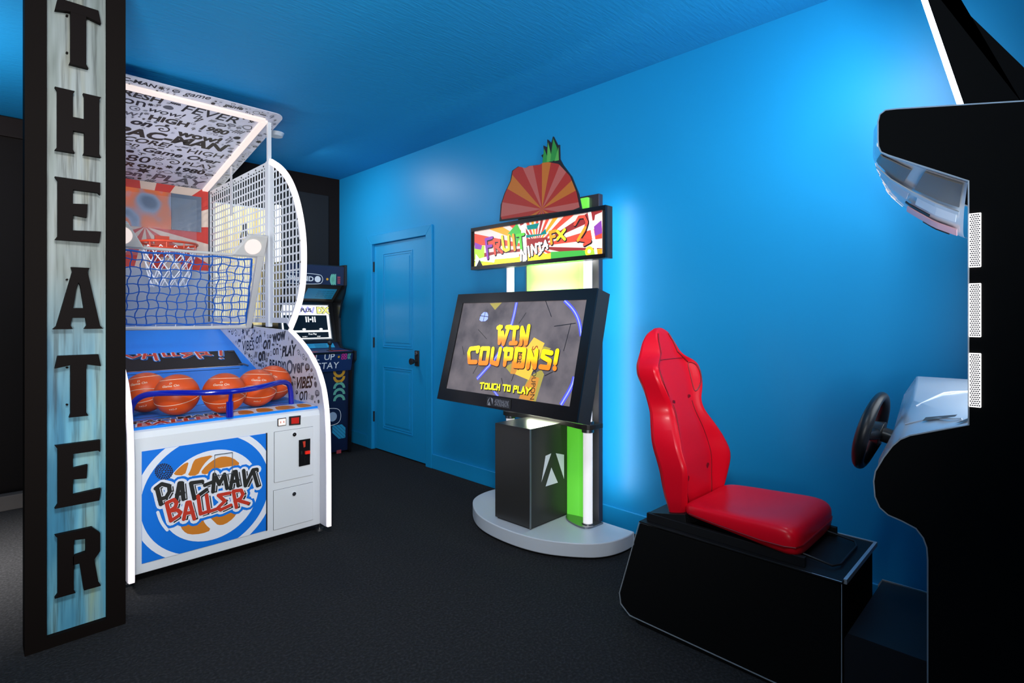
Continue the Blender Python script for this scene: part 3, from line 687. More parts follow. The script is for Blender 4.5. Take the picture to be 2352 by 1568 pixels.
# ------------------------------------------------------------------ basketballs
BR = .112
ball = thing('basketball', 'orange basketball at the far left of the tray, half hidden behind the sign post', 'basketball', (0, 0, 0), 'basketballs in the tray')
MB().sphere((0, 0, 0), BR, m_ball, 40, 24).build('rubber_skin', ball, smooth=60)
q = MB()
def circ(lat, ax):
    z = BR*math.sin(lat)*1.002; r = BR*math.cos(lat)*1.002
    P = [V(r*math.cos(t), r*math.sin(t), z) for t in [2*math.pi*i/48 for i in range(48)]]
    return [ax @ p for p in P]
I3 = Matrix.Identity(3)
for lat, th in ((-.20, -.42), (-.15, .30), (.80, -.1)): q.tube(circ(lat, Matrix.Rotation(th, 3, V(.83, -.55, 0))), .0016, m_seam, 6, close=True)
q.build('seam', ball, smooth=60)
q = MB()
for body, lat, sz in (('Game On', .52, .018), ('D', .66, .016), ('NO.7', -.68, .014)):
    vs, fs, tw, th = text_mesh(body, .1, .02)
    L = []
    for x, y in vs:
        la = lat+y*sz/BR; lo = -math.pi*.66+x*sz/BR/math.cos(lat)*1.15
        L.append(V(math.cos(la)*math.cos(lo), math.cos(la)*math.sin(lo), math.sin(la))*(BR+.0008))
    q.add(L, fs, m_seam)
q.build('printed_lettering', ball, fix=False)
spots = [((.722, 3.655, 0), .05, None), ((.825, 3.44, 0), .0, 'orange basketball second from the left, in front of the leftmost ball behind the blue rail'),
         ((1.034, 3.335, 0), .05, 'orange basketball in the middle, right behind the upright of the blue rail'),
         ((1.245, 3.43, 0), .25, 'orange basketball second from the right, under the rising right arm of the blue rail'),
         ((1.408, 3.60, 0), -.1, 'orange basketball at the far right, against the graffiti side panel')]
def ramp_z(y): return .768+max(0, y-3.36)*.01
for i, ((x, y, _), rz, lb) in enumerate(spots):
    o = ball if i == 0 else ball.copy()
    if i:
        C.collection.objects.link(o)
        for ch in list(ball.children):
            c = ch.copy(); C.collection.objects.link(c); c.parent = o
        o['label'] = lb
    o.location = (x, y, ramp_z(y)+BR*1.011+.0005); o.rotation_euler = (-.12+.05*i, .06*(i-2), rz)
# ------------------------------------------------------------------ backlit picture beyond the cage
pc = thing('lit_picture', 'pale yellow backlit picture with a dark letter shape seen through the white cage', 'picture', (1.88, BY-.05, 1.2))
q = MB(); q.box(1.60, 2.12, BY-.05, BY-.005, 1.22, 2.37, m_white); q.build('picture_box', pc, bevel=.004)
m_yel = mat('lit_cream_boards', (.8, .72, .40), .4, emit=.75, noise=((14, 14, .8), [(.35, (.55, .42, .15)), (.55, (.8, .72, .42)), (.7, (.85, .85, .7))]))
nt = m_yel.node_tree; nt.links.new([n for n in nt.nodes if n.type == 'VALTORGB'][0].outputs[0], nt.nodes['Principled BSDF'].inputs['Emission Color'])
FPc = PY(BY-.05)
q = MB(); q.fbox(FPc, 1.615, 2.105, 1.235, 2.355, 0, .004, m_yel); q.build('picture_face', pc)
q = MB()
for P in LT['A']: q.prism(FPc, [(1.87+.13*(a-.5), 1.90+.30*z) for a, z in P], .004, .008, m_gun)
q.build('picture_letter', pc)
q = MB(); q.box(2.17, 2.215, BY-.06, BY-.02, 1.50, 2.42, mat('cool_led', (.9, .95, 1), .4, emit=3, ecol=(.85, .93, 1)))
tag(q.build('light_bar'), 'upright white light bar on the back wall right of the yellow lit picture', 'light')

# ------------------------------------------------------------------ small upright arcade cabinet
m_navy = mat('navy_laminate', (.006, .014, .055), .35)
m_navy2 = mat('navy_graphic', (.010, .030, .12), .4)
ua = thing('upright_arcade_game', 'navy upright retro arcade cabinet in the corner between basketball game and blue door', 'arcade game', (2.34, 5.1, 0))
AX0, AX1 = 2.03, 2.65
SXa = Fr((AX1, 0, 0), (0, -1, 0), (0, 0, 1))
pr = [(-5.46, 0), (-4.86, 0), (-4.84, .40), (-4.80, .86), (-4.755, .90), (-4.755, .985), (-4.80, .995), (-5.02, 1.01), (-5.05, 1.06), (-5.07, 1.30), (-5.03, 1.44), (-4.97, 1.54), (-4.94, 1.62), (-4.94, 1.82), (-5.46, 1.82)]
for x0, x1 in ((AX1-.022, AX1), (AX0, AX0+.022)):
    q = MB(); q.prism(SXa, pr, AX1-x1, AX1-x0, m_gloss); so = q.build('side_panel', ua, bevel=.002)
q = MB(); X0, X1 = AX0+.022, AX1-.022
def slabY(y0, z0, y1, z1, th, m, mb=None):
    f = Fr((0, y0, z0), (1, 0, 0), (0, y1-y0, z1-z0)); L = math.hypot(y1-y0, z1-z0); (mb or q).fbox(f, X0, X1, 0, L, -th, 0, m); return f, L
slabY(4.89, .02, 4.87, .80, .02, m_navy); slabY(4.82, .80, 4.775, .985, .02, m_navy2)
slabY(4.775, .985, 5.04, 1.005, .02, m_gloss); slabY(5.04, 1.005, 5.10, 1.06, .02, m_navy)
slabY(5.10, 1.06, 5.20, 1.46, .015, m_gloss); slabY(5.20, 1.46, 5.0, 1.62, .015, m_gun)
slabY(4.965, 1.62, 4.955, 1.80, .02, m_navy); q.box(X0, X1, 4.96, 5.46, 1.78, 1.81, m_gloss); q.box(X0, X1, 5.44, 5.46, .02, 1.8, m_gloss)
q.build('cabinet_shell', ua, bevel=.002)
def L2(name, par, fr, items):
    g = MB()
    for it in items: it(g, fr)
    return g.build(name, par, fix=False)
mg = mat('mint_graphic', (.16, .52, .38), .4); my = mat('amber_graphic', (.75, .38, .02), .4); mp = mat('pink_graphic', (.6, .03, .25), .4); mr = mat('coral_graphic', (.55, .07, .09), .4)
mc = mat('cyan_graphic', (.03, .36, .62), .4); mw = mat('light_graphic', (.72, .76, .80), .4, emit=.12)
# marquee art
f, _ = slabY(4.965, 1.62, 4.955, 1.80, .0, m_navy, MB())
g = MB()
def am(L): return [f.at(660+x*340/860, 480+y*620/1568) for x, y in L]
bw = am([(100, 0), (204, 0)])
c1 = am([(176, 407)])[0]; g.disc(f, c1[0], c1[1], .030, .001, mw, 24)
g.text(f, 'ORLAND', c1[0]-.185, c1[1], .062, .001, mw, off=.03, width=.29)
L = am([(95, 382), (180, 380), (200, 395), (203, 412), (190, 426), (95, 430)]); g.stroke(f, smoothed([(c1[0]-.40, c1[1]+.05), (c1[0]+.02, c1[1]+.05), (c1[0]+.05, c1[1]+.02), (c1[0]+.05, c1[1]-.02), (c1[0]+.02, c1[1]-.05), (c1[0]-.40, c1[1]-.05)], 2), .005, .001, mw, cap=False)
x, y = am([(232, 407)])[0]; g.disc(f, x, y, .012, .001, my, 8)
for i in range(3):
    x, y = am([(262+10*i, 409)])[0]; g.disc(f, x, y, .026, .001, mg, 16, .0, math.pi/2, 3*math.pi/2, ry=.055)
for i in range(4):
    x, y = am([(299, 396+11*i)])[0]; g.fbox(f, x-.014, x+.014, y-.005, y+.005, 0, .001, mr)
g.build('marquee_art', ua, fix=False)
# screen
f = Fr((0, 5.10, 1.06), (1, 0, 0), (0, .10, .40))
q = MB(); q.fbox(f, X0+.03, X1-.05, .03, .385, 0, .006, mat('grey_screen_bezel', (.3, .3, .3), .4)); so = q.build('screen', ua)
g = MB(); m_sw = mat('screen_white', (.85, .85, .82), .3, emit=1.0); m_sk = mat('screen_black', (.01, .01, .012), .12); m_sy = mat('screen_yellow', (.8, .75, .2), .3, emit=.8); m_sv = mat('screen_violet', (.45, .42, .8), .3, emit=.7)
g.fbox(f, X0+.04, X1-.06, .04, .375, .006, .007, m_sw)
g.fbox(f, X0+.055, X1-.085, .125, .275, .007, .008, m_sk); g.fbox(f, X0+.055, X1-.085, .05, .105, .007, .008, m_sk)
for i in range(5):
    if i != 2: g.fbox(f, 2.325+.022*i, 2.337+.022*i, .205, .26, .008, .0085, m_sw)
g.fbox(f, 2.365, 2.385, .225, .24, .008, .0085, m_sw)
for x in (2.30, 2.47): g.disc(f, x, .135, .018, .0085, m_sw, 16, ry=.010)
g.text(f, 'Free Play', 2.38, .085, .022, .0085, m_sw, off=.02); g.text(f, 'PLAYER 1', 2.30, .062, .012, .0085, m_sw, off=.03); g.text(f, 'START', 2.44, .062, .012, .0085, m_sw, off=.03)
g.stroke(f, [(2.27, .30), (2.30, .355), (2.33, .30), (2.36, .355), (2.40, .30), (2.42, .35)], .018, .008, m_sv)
g.text(f, 'PLUS', 2.34, .325, .05, .0085, m_ink, off=.03)
g.text(f, 'DX', 2.515, .325, .085, .0085, m_sy, off=.05); g.text(f, 'DX', 2.515, .325, .085, .008, m_ink, off=.09)
g.build('screen_picture', so, fix=False)
# control deck parts
q = MB(); fd2 = Fr((0, 4.775, .985), (1, 0, 0), (0, .265, .02))
q.fbox(fd2, X0+.01, X1-.01, .01, .255, 0, .002, m_navy2)
for x in (2.2, 2.5): q.disc(fd2, x, .05, .10, .0025, m_gred, 24, ry=.025)
q.build('control_deck', ua)
q = MB(); q.cyl((2.44, 4.88, .993), (2.44, 4.88, 1.05), .010, m_ink); q.sphere((2.44, 4.88, 1.065), .022, m_ink, 16, 10); q.cyl((2.44, 4.88, .992), (2.44, 4.88, 1.0), .03, m_ink); q.build('joystick', ua, smooth=50)
g = MB(); f3 = Fr((0, 5.04, 1.005), (1, 0, 0), (0, .06, .055))
g.fbox(f3, X0+.2, X1-.05, .01, .07, 0, .001, mc)
for i in range(4): g.fbox(f3, 2.38, 2.50, .018+.012*i, .021+.012*i, .001, .0015, m_ink)
g.build('instruction_card', ua, fix=False)
f5 = Fr((0, 5.20, 1.46), (1, 0, 0), (0, -.20, .16))
g = MB(); g.fbox(f5, X0+.25, X1-.03, .05, .20, -.001, .001, mc)
for i in range(4): g.text(f5, 'PLAY LEVEL FREE GAME', 2.50, .08+.028*i, .016, .0012, m_ink)
g.build('upper_card', ua, fix=False)
g = MB(); f4 = Fr((0, 4.82, .80), (1, 0, 0), (0, -.045, .185))
def a7(fr, x, y): return fr.at(660+x*340/860, 480+y*620/1568)
for body, x, y, sp in (('L', 176, 860, 0), ('U', 231, 858, 0), ('P', 263, 857, 0), ('S', 184, 912, 0), ('T', 213, 910, 0), ('A', 247, 908, 0), ('Y', 283, 906, 0)):
    u, v = a7(f4, x, y); g.text(f4, body, u, v, .088, .001, mw, off=.005)
x, y = a7(f4, 299, 858); g.disc(f4, x, y, .012, .001, my, 6)
x, y = a7(f4, 330, 856)
for i in (-1, 1):
    for j in (-1, 1): g.disc(f4, x+i*.014, y+j*.014, .016, .001, mp, 14, .007)
for i in range(2): x, y = a7(f4, 358+9*i, 854); g.disc(f4, x, y, .014, .001, mg, 14, .006, math.pi/2, 3*math.pi/2, ry=.03)
f6 = Fr((0, 4.89, .02), (1, 0, 0), (0, -.02, .78))
x, y = a7(f6, 158, 852); g.disc(f4, a7(f4, 152, 860)[0], a7(f4, 152, 860)[1], .022, .001, mr, 16)
for yy, m, up in ((940, my, 0), (972, my, 0), (1040, mg, 1), (1076, mg, 1), (1112, mg, 1)):
    x, y = a7(f6, 301, yy)
    t0, t1 = (0, math.pi) if up else (math.pi, 2*math.pi)
    g.disc(f6, x, y, .062, .001, m, 18, .036, t0, t1)
x, y = a7(f6, 262, 1206); g.disc(f6, x, y, .045, .001, mat('pale_blue_graphic', (.4, .52, .68), .4), 24); g.stroke(f6, smoothed([(x-.3, y+.085), (x+.02, y+.085), (x+.085, y+.05), (x+.085, y-.05), (x+.02, y-.085), (x-.3, y-.085)], 2), .005, .001, mw, cap=False); g.disc(f6, x-.1, y, .045, .001, mw, 24, .038)
x, y = a7(f6, 299, 1293); h = .068
for i in range(5):
    t = -h*1.0+h*.5*i
    P = clip_rect([(x+t-h, y+h), (x+t-h+.03, y+h), (x+t+h+.03, y-h), (x+t+h, y-h)], x-h, x+h, y-h, y+h)
    if len(P) > 2: g.poly(f6, P, .001, mc)
x, y = a7(f6, 299, 1413); g.fbox(f6, x-.024, x+.024, y-.024, y+.024, 0, .001, mr)
g.build('front_art', ua, fix=False)

# ------------------------------------------------------------------ touch-screen game with glowing green pylon
tg = thing('touch_screen_game', 'green lit touch screen arcade game on a white curved platform against the blue wall', 'arcade game', (2.4, 2.26, 0))
half = [(2.69, 1.705), (2.60, 1.695), (2.50, 1.71), (2.42, 1.745), (2.36, 1.80), (2.29, 1.895), (2.235, 2.0), (2.205, 2.12), (2.195, 2.265)]
plan = half+[(x, 4.53-y) for x, y in half[::-1][1:]]
q = MB(); q.prism(PZ(0), smoothed(plan, 2), .012, .09, m_whitem)
q.prism(PZ(0), [(2.66, 1.74), (2.5, 1.76), (2.3, 1.95), (2.24, 2.265), (2.3, 2.58), (2.5, 2.77), (2.66, 2.79)], 0, .013, m_ink)
q.build('platform', tg, smooth=30, bevel=.006)
m_glow = mat('green_acrylic', (.24, .82, .12), .3, emit=.30, ecol=(.12, 1, .01))
m_tube = mat('white_tube_light', (.8, .8, .8), .4, emit=.55, ecol=(1, .97, 1))
m_fill = mat('hidden_fill_glow', (1, 1, .9), .4, emit=50, ecol=(.98, 1, .85))
m_pur = mat('dark_aluminium', (.10, .09, .115), .35, .6)
q = MB(); q.box(2.66, 2.70, 1.93, 2.53, .09, 2.045, m_pur); q.build('pylon_back', tg, bevel=.003)
q = MB(); q.box(2.640, 2.66, 2.00, 2.50, .10, 2.03, m_glow)
q.prism(PZ(0), [(2.64, 2.06), (2.62, 2.14), (2.62, 2.40), (2.64, 2.48)], .10, 2.03, m_glow)
q.build('light_panel', tg, smooth=30)
q = MB()
for py in (1.955, 2.60):
    q = MB(); q.cyl((2.585, py, .10), (2.585, py, .645), .028, m_tube, n=24); q.build('light_post', tg, smooth=50)
    q = MB(); q.cyl((2.585, py, .685), (2.585, py, 1.82), .026, m_tube, n=24); q.build('light_post', tg, smooth=50)
    for z0, z1, r in ((.09, .105, .036), (.635, .655, .036), (.685, .70, .036)):
        q = MB(); q.cyl((2.585, py, z0), (2.585, py, z1), r, m_steel, n=20); q.build('post_collar', tg, smooth=40)
q = MB(); q.prism(PZ(0), smoothed([(2.66, 1.90), (2.55, 1.905), (2.53, 1.97), (2.56, 2.1), (2.56, 2.45), (2.53, 2.58), (2.55, 2.65), (2.66, 2.65)], 2), .655, .685, m_gun); q.build('shelf_bracket', tg, bevel=.003)
q = MB(); q.prism(PZ(0), smoothed([(2.66, 1.90), (2.53, 1.905), (2.51, 1.97), (2.56, 2.12), (2.66, 2.14)], 2), .09, .100, m_steel); q.build('base_plate', tg)
for ya, yb, za, zb in ((2.05, 2.46, 1.435, 1.455), (2.05, 2.46, 1.665, 1.68), (2.12, 2.40, .70, .72)): q = MB(); q.box(2.54, 2.56, ya, yb, za, zb, m_fill); q.build('hidden_glow_bar', tg)  # glowing bars added out of sight to make the green panel burn pale
q = MB(); q.box(2.702, 2.712, 1.945, 1.975, .2, 2.03, mat('rear_led', (1, 1, 1), .4, emit=16, ecol=(.85, .95, 1))); q.build('rear_light_bar', tg)
for za, zb in ((.90, 1.34), (1.70, 1.86)): q = MB(); q.box(2.47, 2.66, 2.14, 2.38, za, zb, m_gloss); q.build('screen_bracket', tg)
# computer pedestal with emblem
pb = MB(); pb.prism(PZ(0), [(2.285, 2.135), (2.64, 2.14), (2.64, 2.42), (2.275, 2.42)], .10, .668, m_gun)
pb.prism(PZ(0), [(2.295, 2.15), (2.63, 2.15), (2.63, 2.41), (2.285, 2.41)], .088, .102, m_ink)
pb.fbox(Fr((2.285, 2.135, 0), (-.01, .285, 0), (0, 0, 1)), -.003, .0, .10, .67, -.01, .004, m_steel)
po = pb.build('pedestal', tg, bevel=.003)
fF = Fr((2.28, 2.42, 0), (.01, -.285, 0), (0, 0, 1))
q = MB(); q.fbox(fF, .003, .282, .105, .664, 0, .004, mat('black_print_green_sheen', (.018, .040, .022), .28)); q.build('front_plate', po, bevel=.002)  # green sheen from the glow above is mixed into the black print colour
fS = Fr((2.285, 2.135, 0), (.355, .005, 0), (0, 0, 1))
def a3(fr, L): return [fr.at(1030+x*470/1797, 900+y*410/1568) for x, y in L]
def emblem(g, fr, Ls, d, m):
    for L in Ls: g.poly(fr, L, d, m)
EMB = [[(852, 560), (902, 538), (815, 794)], [(942, 537), (1014, 550), (1014, 764)], [(903, 662), (960, 795), (852, 829)]]
g = MB(); emblem(g, fS, [a3(fS, L) for L in EMB], .001, mat('emblem_white', (.75, .78, .85), .4, emit=.1)); g.build('emblem', po, fix=False)
# monitor
ang = math.atan2(.175, .672)
SC = Fr((2.135, 2.25, .788), (0, -1, 0), (math.sin(ang), 0, math.cos(ang)))
TL, TR_, BR_, BL_ = [SC.at(*p) for p in ((1050, 676), (1369, 660), (1328, 970), (1006, 917))]
hw = .565; hh = .695
q = MB(); q.fbox(SC, -hw, hw, 0, hh, -.115, -.012, m_gun)
i0, i1, j0, j1 = -hw+.055, hw-.075, .075, hh-.05
I = [SC.at(*p) for p in ((1059, 697), (1346, 686), (1310, 932), (1027, 893))]
i0 = (I[0][0]+I[3][0])/2; i1 = (I[1][0]+I[2][0])/2; j1 = (I[0][1]+I[1][1])/2; j0 = (I[2][1]+I[3][1])/2
for P in ([(-hw, 0), (hw, 0), (hw, j0), (-hw, j0)], [(-hw, j1), (hw, j1), (hw, hh), (-hw, hh)], [(-hw, j0), (i0, j0), (i0, j1), (-hw, j1)], [(i1, j0), (hw, j0), (hw, j1), (i1, j1)]):
    q.prism(SC, P, -.012, 0, m_gloss)
mo = q.build('monitor', tg)
m_sg = mat('screen_grey', (.05, .045, .05), .3, spec=.15, emit=.62, noise=(6, [(.3, (.055, .05, .06)), (.5, (.105, .092, .10)), (.7, (.14, .12, .125))]))
nt = m_sg.node_tree; nt.links.new([n for n in nt.nodes if n.type == 'VALTORGB'][0].outputs[0], nt.nodes['Principled BSDF'].inputs['Emission Color']); nt.nodes['Principled BSDF'].inputs['Emission Strength'].default_value = 1.0
q = MB(); q.fbox(SC, i0, i1, j0, j1, -.02, -.008, m_sg); sco = q.build('screen', mo)
def a2(L): return [SC.at(980+x*440/1816, 620+y*380/1568) for x, y in L]
k2 = math.hypot(*(Vector(a2([(800, 700)])[0])-Vector(a2([(810, 700)])[0])))/10
m_ink3 = mat('screen_crack', (.01, .01, .015), .3); m_neon = mat('neon_blue_line', (.05, .05, .9), .3, emit=1.0, ecol=(.07, .09, .85)); m_neon2 = mat('neon_core', (.3, .3, 1), .3, emit=1.1, ecol=(.25, .32, 1))
m_tk = mat('ticket_yellow', (.75, .50, .05), .3, emit=.75, ecol=(.75, .46, .05)); m_tk2 = mat('ticket_olive', (.4, .33, .06), .3, emit=.7, ecol=(.33, .26, .05)); m_tk3 = mat('ticket_orange', (.6, .25, .03), .3, emit=.7, ecol=(.55, .22, .04))
g = MB()
for L in ([(1120, 290), (1175, 440)], [(935, 400), (865, 505)], [(1200, 530), (1405, 500)], [(1360, 500), (1290, 765)], [(475, 900), (430, 980)], [(700, 1020), (712, 1075)], [(820, 980), (795, 1050)], [(480, 560), (560, 650)], [(330, 720), (345, 800)], [(1190, 960), (1110, 1000)]):
    g.stroke(SC, a2(L), 5*k2, -.0076, m_ink3, cap=False)
def tick(L, m, d): g.poly(SC, a2(L), d, m)
tick([(590, 312), (705, 305), (640, 375)], m_tk2, -.0074)
tick([(735, 915), (830, 860), (1110, 720), (1170, 740), (1000, 900), (790, 980)], m_tk2, -.0074)
tick([(935, 740), (1010, 635), (1110, 690), (960, 1040), (830, 985)], m_tk, -.0070)
tick([(820, 720), (930, 610), (960, 690), (850, 985), (785, 980)], m_tk3, -.0072)
tick([(960, 1010), (1080, 940), (1105, 985), (1025, 1245), (865, 1215)], m_tk2, -.0072)
tick([(905, 1120), (990, 1000), (1060, 1020), (1000, 1240), (865, 1215)], m_tk3, -.0070)
for body, x, y, s, rt in (('COUPON', 1005, 1060, .045, -1.45), ('COUPONS', 880, 770, .045, -1.4), ('S', 1020, 735, .06, -1.4)):
    u, v = a2([(x, y)])[0]; g.text(SC, body, u, v, s, -.0066, m_gred if body == 'S' else m_ink3, rot=rt)
for P, wd in (([(845, 305), (820, 430), (790, 540), (730, 690), (650, 830), (470, 1030)], 26), ([(1300, 285), (1390, 375), (1440, 480), (1460, 620)], 26), ([(1395, 1010), (1370, 1100), (1265, 1275)], 30), ([(605, 1110), (670, 1195)], 16)):
    P = smoothed(P, 2); g.stroke(SC, a2(P), wd*k2, -.0064, m_neon, cap=False); g.stroke(SC, a2(P), wd*.35*k2, -.0062, m_neon2, cap=False)
g.poly(SC, smoothed(a2([(490, 485), (505, 425), (540, 390), (578, 405), (572, 480)]), 1, True), -.0062, mat('blue_window_glint', (.3, .4, 1), .3, emit=1, ecol=(.28, .36, .95)))
g.stroke(SC, a2([(550, 395), (530, 480)]), 5*k2, -.006, m_ink3); g.stroke(SC, a2([(500, 430), (575, 440)]), 5*k2, -.006, m_ink3)
g.build('screen_picture', sco, fix=False)
def grad(name, lo, hi, es):
    m = mat(name, (.8, .4, .02), .3, emit=es); nt = m.node_tree; b = nt.nodes['Principled BSDF']
    tc = nt.nodes.new('ShaderNodeTexCoord'); sx = nt.nodes.new('ShaderNodeSeparateXYZ'); r = nt.nodes.new('ShaderNodeValToRGB')
    nt.links.new(tc.outputs['Generated'], sx.inputs[0]); nt.links.new(sx.outputs[2], r.inputs[0]); nt.links.new(r.outputs[0], b.inputs['Emission Color']); nt.links.new(r.outputs[0], b.inputs['Base Color'])
    r.color_ramp.elements[0].color = lin(lo); r.color_ramp.elements[1].color = lin(hi); r.color_ramp.elements[0].position = .25; r.color_ramp.elements[1].position = .65
    return m
m_og = grad('orange_to_yellow_print', '#f07a18', '#ffe000', .95)
W1 = [[[(688, 535), (684, 690), (715, 590)], [(715, 590), (722, 700), (775, 540)], [(672, 545), (705, 538)], [(755, 540), (790, 536)]],
      [[(800, 545), (860, 542)], [(832, 545), (818, 690)], [(790, 692), (845, 690)]],
      [[(890, 700), (900, 545), (940, 695), (965, 530)]]]
W2 = [[[(490, 735), (410, 745), (395, 780), (400, 870), (465, 870)], [(480, 735), (478, 770)]],
      [[(520, 742), (500, 880), (565, 880), (585, 742)], [(520, 742), (585, 742)]],
      [[(625, 745), (608, 870), (665, 890), (695, 745)]],
      [[(735, 895), (752, 745)], [(735, 750), (805, 752), (795, 835), (745, 838)]],
      [[(850, 750), (830, 905), (905, 910), (925, 755)], [(850, 750), (925, 755)]],
      [[(955, 920), (975, 765), (1020, 920), (1040, 765)]],
      [[(1180, 785), (1105, 770), (1095, 820), (1165, 860), (1150, 925), (1075, 915)]],
      [[(1235, 765), (1215, 880)], [(1208, 928), (1211, 932)]]]
W3 = [[[(505, 1070), (540, 1068)], [(522, 1070), (515, 1122)]], [[(550, 1075), (545, 1122), (572, 1124), (578, 1077), (550, 1075)]], [[(592, 1075), (586, 1124), (612, 1126), (618, 1077)]],
      [[(655, 1080), (630, 1080), (624, 1130), (650, 1130)]], [[(668, 1082), (662, 1134)], [(690, 1084), (684, 1136)], [(666, 1108), (686, 1110)]],
      [[(722, 1088), (758, 1090)], [(740, 1090), (734, 1142)]], [[(766, 1094), (760, 1142), (784, 1146), (790, 1096), (766, 1094)]],
      [[(826, 1098), (818, 1156)], [(826, 1098), (852, 1102), (848, 1124), (824, 1124)]], [[(866, 1104), (860, 1158), (884, 1162)]], [[(895, 1164), (914, 1106), (926, 1168)], [(900, 1145), (922, 1148)]], [[(944, 1112), (958, 1140), (984, 1118)], [(958, 1140), (946, 1172)]]]
for Ws, wd, m, nm in ((W1, 30, m_og, 'screen_lettering'), (W2, 32, m_og, 'screen_lettering'), (W3, 11, mat('yellow_print', (.8, .75, .02), .3, emit=.9, ecol=(.9, .85, .02)), 'screen_lettering')):
    g = MB()
    for Ls in Ws:
        for L in Ls: g.stroke(SC, a2(L), wd*k2, -.0030, m)
    g.build(nm, sco, fix=False)
    g = MB()
    for Ls in Ws:
        for L in Ls: g.stroke(SC, a2([(x+4, y+5) for x, y in L]), (wd+5)*k2, -.0044, m_ink3)
    g.build('lettering_outline', sco, fix=False)
P = a2([(578, 1200), (800, 1225), (795, 1322), (570, 1285)])
pl = MB(); pl.prism(SC, P, 0, .006, m_ink); plo = pl.build('name_plate', mo, bevel=.001)
g = MB(); m_sl = mat('silver_print', (.45, .46, .5), .3, .5)
for L in ([(588, 1232), (608, 1205), (580, 1275)], [(615, 1208), (636, 1222), (632, 1278)], [(602, 1245), (612, 1285), (584, 1280)]): g.poly(SC, a2(L), .0065, m_sl)
u, v = a2([(717, 1250)])[0]; g.text(SC, 'ADRENALINE', u, v, .03, .0065, m_sl, width=.115, rot=-.0)
u, v = a2([(717, 1283)])[0]; g.text(SC, 'AMUSEMENTS', u, v, .022, .0065, m_sl, width=.115)
g.build('plate_lettering', plo, fix=False)
# marquee
MQ = Fr((2.41, 0, 0), (0, -1, 0), (0, 0, 1))
my0, my1, mz0, mz1 = -2.798, -1.703, 1.626, 1.907
q = MB(); q.fbox(MQ, my0, my1, mz0, mz1, -.06, -.010, m_gun); q.band(MQ, [(my0, mz0), (my1, mz0), (my1, mz1), (my0, mz1)], 0, .024, -.012, .004, m_gloss, close=True)
mq = q.build('marquee_box', tg)
def am2(L): return [MQ.at(1050+x*400/1651, 280+y*380/1568) for x, y in L]
n0, n1, o0, o1 = my0+.024, my1-.030, mz0+.024, mz1-.024
m_e = lambda n, c, e=1.0: mat('lit_'+n, c, .25, emit=e)
e_w = m_e('white', (1, .97, .9), 1.25); e_cr = m_e('cream', (.5, .42, .32), 1); e_rd = m_e('red', (.62, .07, .04), .9); e_dr = m_e('dark_red', (.30, .03, .03), .8); e_or = m_e('orange', (.9, .30, .02), 1); e_yl = m_e('yellow', (1, .72, .03), 1); e_gr = m_e('green', (.06, .42, .06), .8); e_tl = m_e('teal', (.0, .22, .20), .7); e_pu = m_e('purple', (.28, .06, .40), .7); e_bk = m_e('charcoal', (.02, .02, .02), .2); e_lg = m_e('lime', (.4, .75, .05), .9)
g = MB(); g.fbox(MQ, n0, n1, o0, o1, -.011, -.008, e_cr)
def clipm(P, d, m):
    P = clip_rect(P, n0, n1, o0, o1)
    if len(P) > 2: g.poly(MQ, P, d, m)
c = am2([(740, 1180)])[0]
for i in range(26):
    t0, t1 = 2*math.pi*i/26, 2*math.pi*(i+.55)/26
    clipm([c, (c[0]+2*math.cos(t0), c[1]+2*math.sin(t0)), (c[0]+2*math.cos(t1), c[1]+2*math.sin(t1))], -.0076, (e_rd, e_dr, e_rd, e_or)[i % 4])
def cm_(L, d, m): clipm(am2(L), d, m)
cm_([(150, 1330), (600, 1270), (1000, 1230), (1380, 1200), (1400, 1300), (150, 1400)], -.0072, e_yl)
cm_([(880, 1230), (1160, 1215), (1360, 1225), (1360, 1260), (880, 1300)], -.0070, e_gr)
cm_([(640, 1100), (840, 1060), (830, 1010), (780, 1060), (640, 1070)], -.0070, e_tl); cm_([(640, 1180), (860, 1170), (850, 1090), (650, 1110)], -.0071, e_dr); cm_([(650, 980), (770, 955), (750, 1010), (660, 1020)], -.0071, e_tl)
cm_([(470, 1060), (560, 960), (600, 1040), (560, 1180), (490, 1060)], -.0069, e_gr)
cm_([(600, 980), (640, 960), (660, 1320), (610, 1330)], -.0068, e_w)
cm_([(155, 1180), (250, 1170), (250, 1330), (160, 1370)], -.0068, e_lg); cm_([(170, 1250), (200, 1290), (190, 1370), (165, 1372)], -.0066, e_w); cm_([(205, 1300), (240, 1370), (170, 1375)], -.0064, e_bk)
cm_([(160, 1140), (230, 1170), (220, 1210), (160, 1200)], -.0066, e_pu); cm_([(1290, 990), (1360, 930), (1370, 1050), (1300, 1080)], -.0066, e_pu)
cm_([(1230, 848), (1262, 842), (1325, 1255), (1300, 1258)], -.0060, e_w)
cm_([(1300, 880), (1368, 850), (1368, 1010), (1290, 960)], -.0070, e_cr); cm_([(1310, 1215), (1370, 1200), (1372, 1255), (1325, 1260)], -.0066, e_or)
x, y = am2([(1245, 1225)])[0]; g.disc(MQ, x, y, .028, -.0062, e_yl, 20); g.disc(MQ, x, y, .012, -.0060, e_cr, 14); x, y = am2([(1285, 1245)])[0]; g.disc(MQ, x, y, .022, -.0061, e_lg, 18)
cm_([(350, 1300), (590, 1280), (600, 1320), (340, 1350)], -.0064, e_yl); cm_([(150, 1310), (360, 1250), (580, 1230), (580, 1275), (340, 1330)], -.0066, e_w)
k3 = math.hypot(*(Vector(am2([(700, 1100)])[0])-Vector(am2([(710, 1100)])[0])))/10
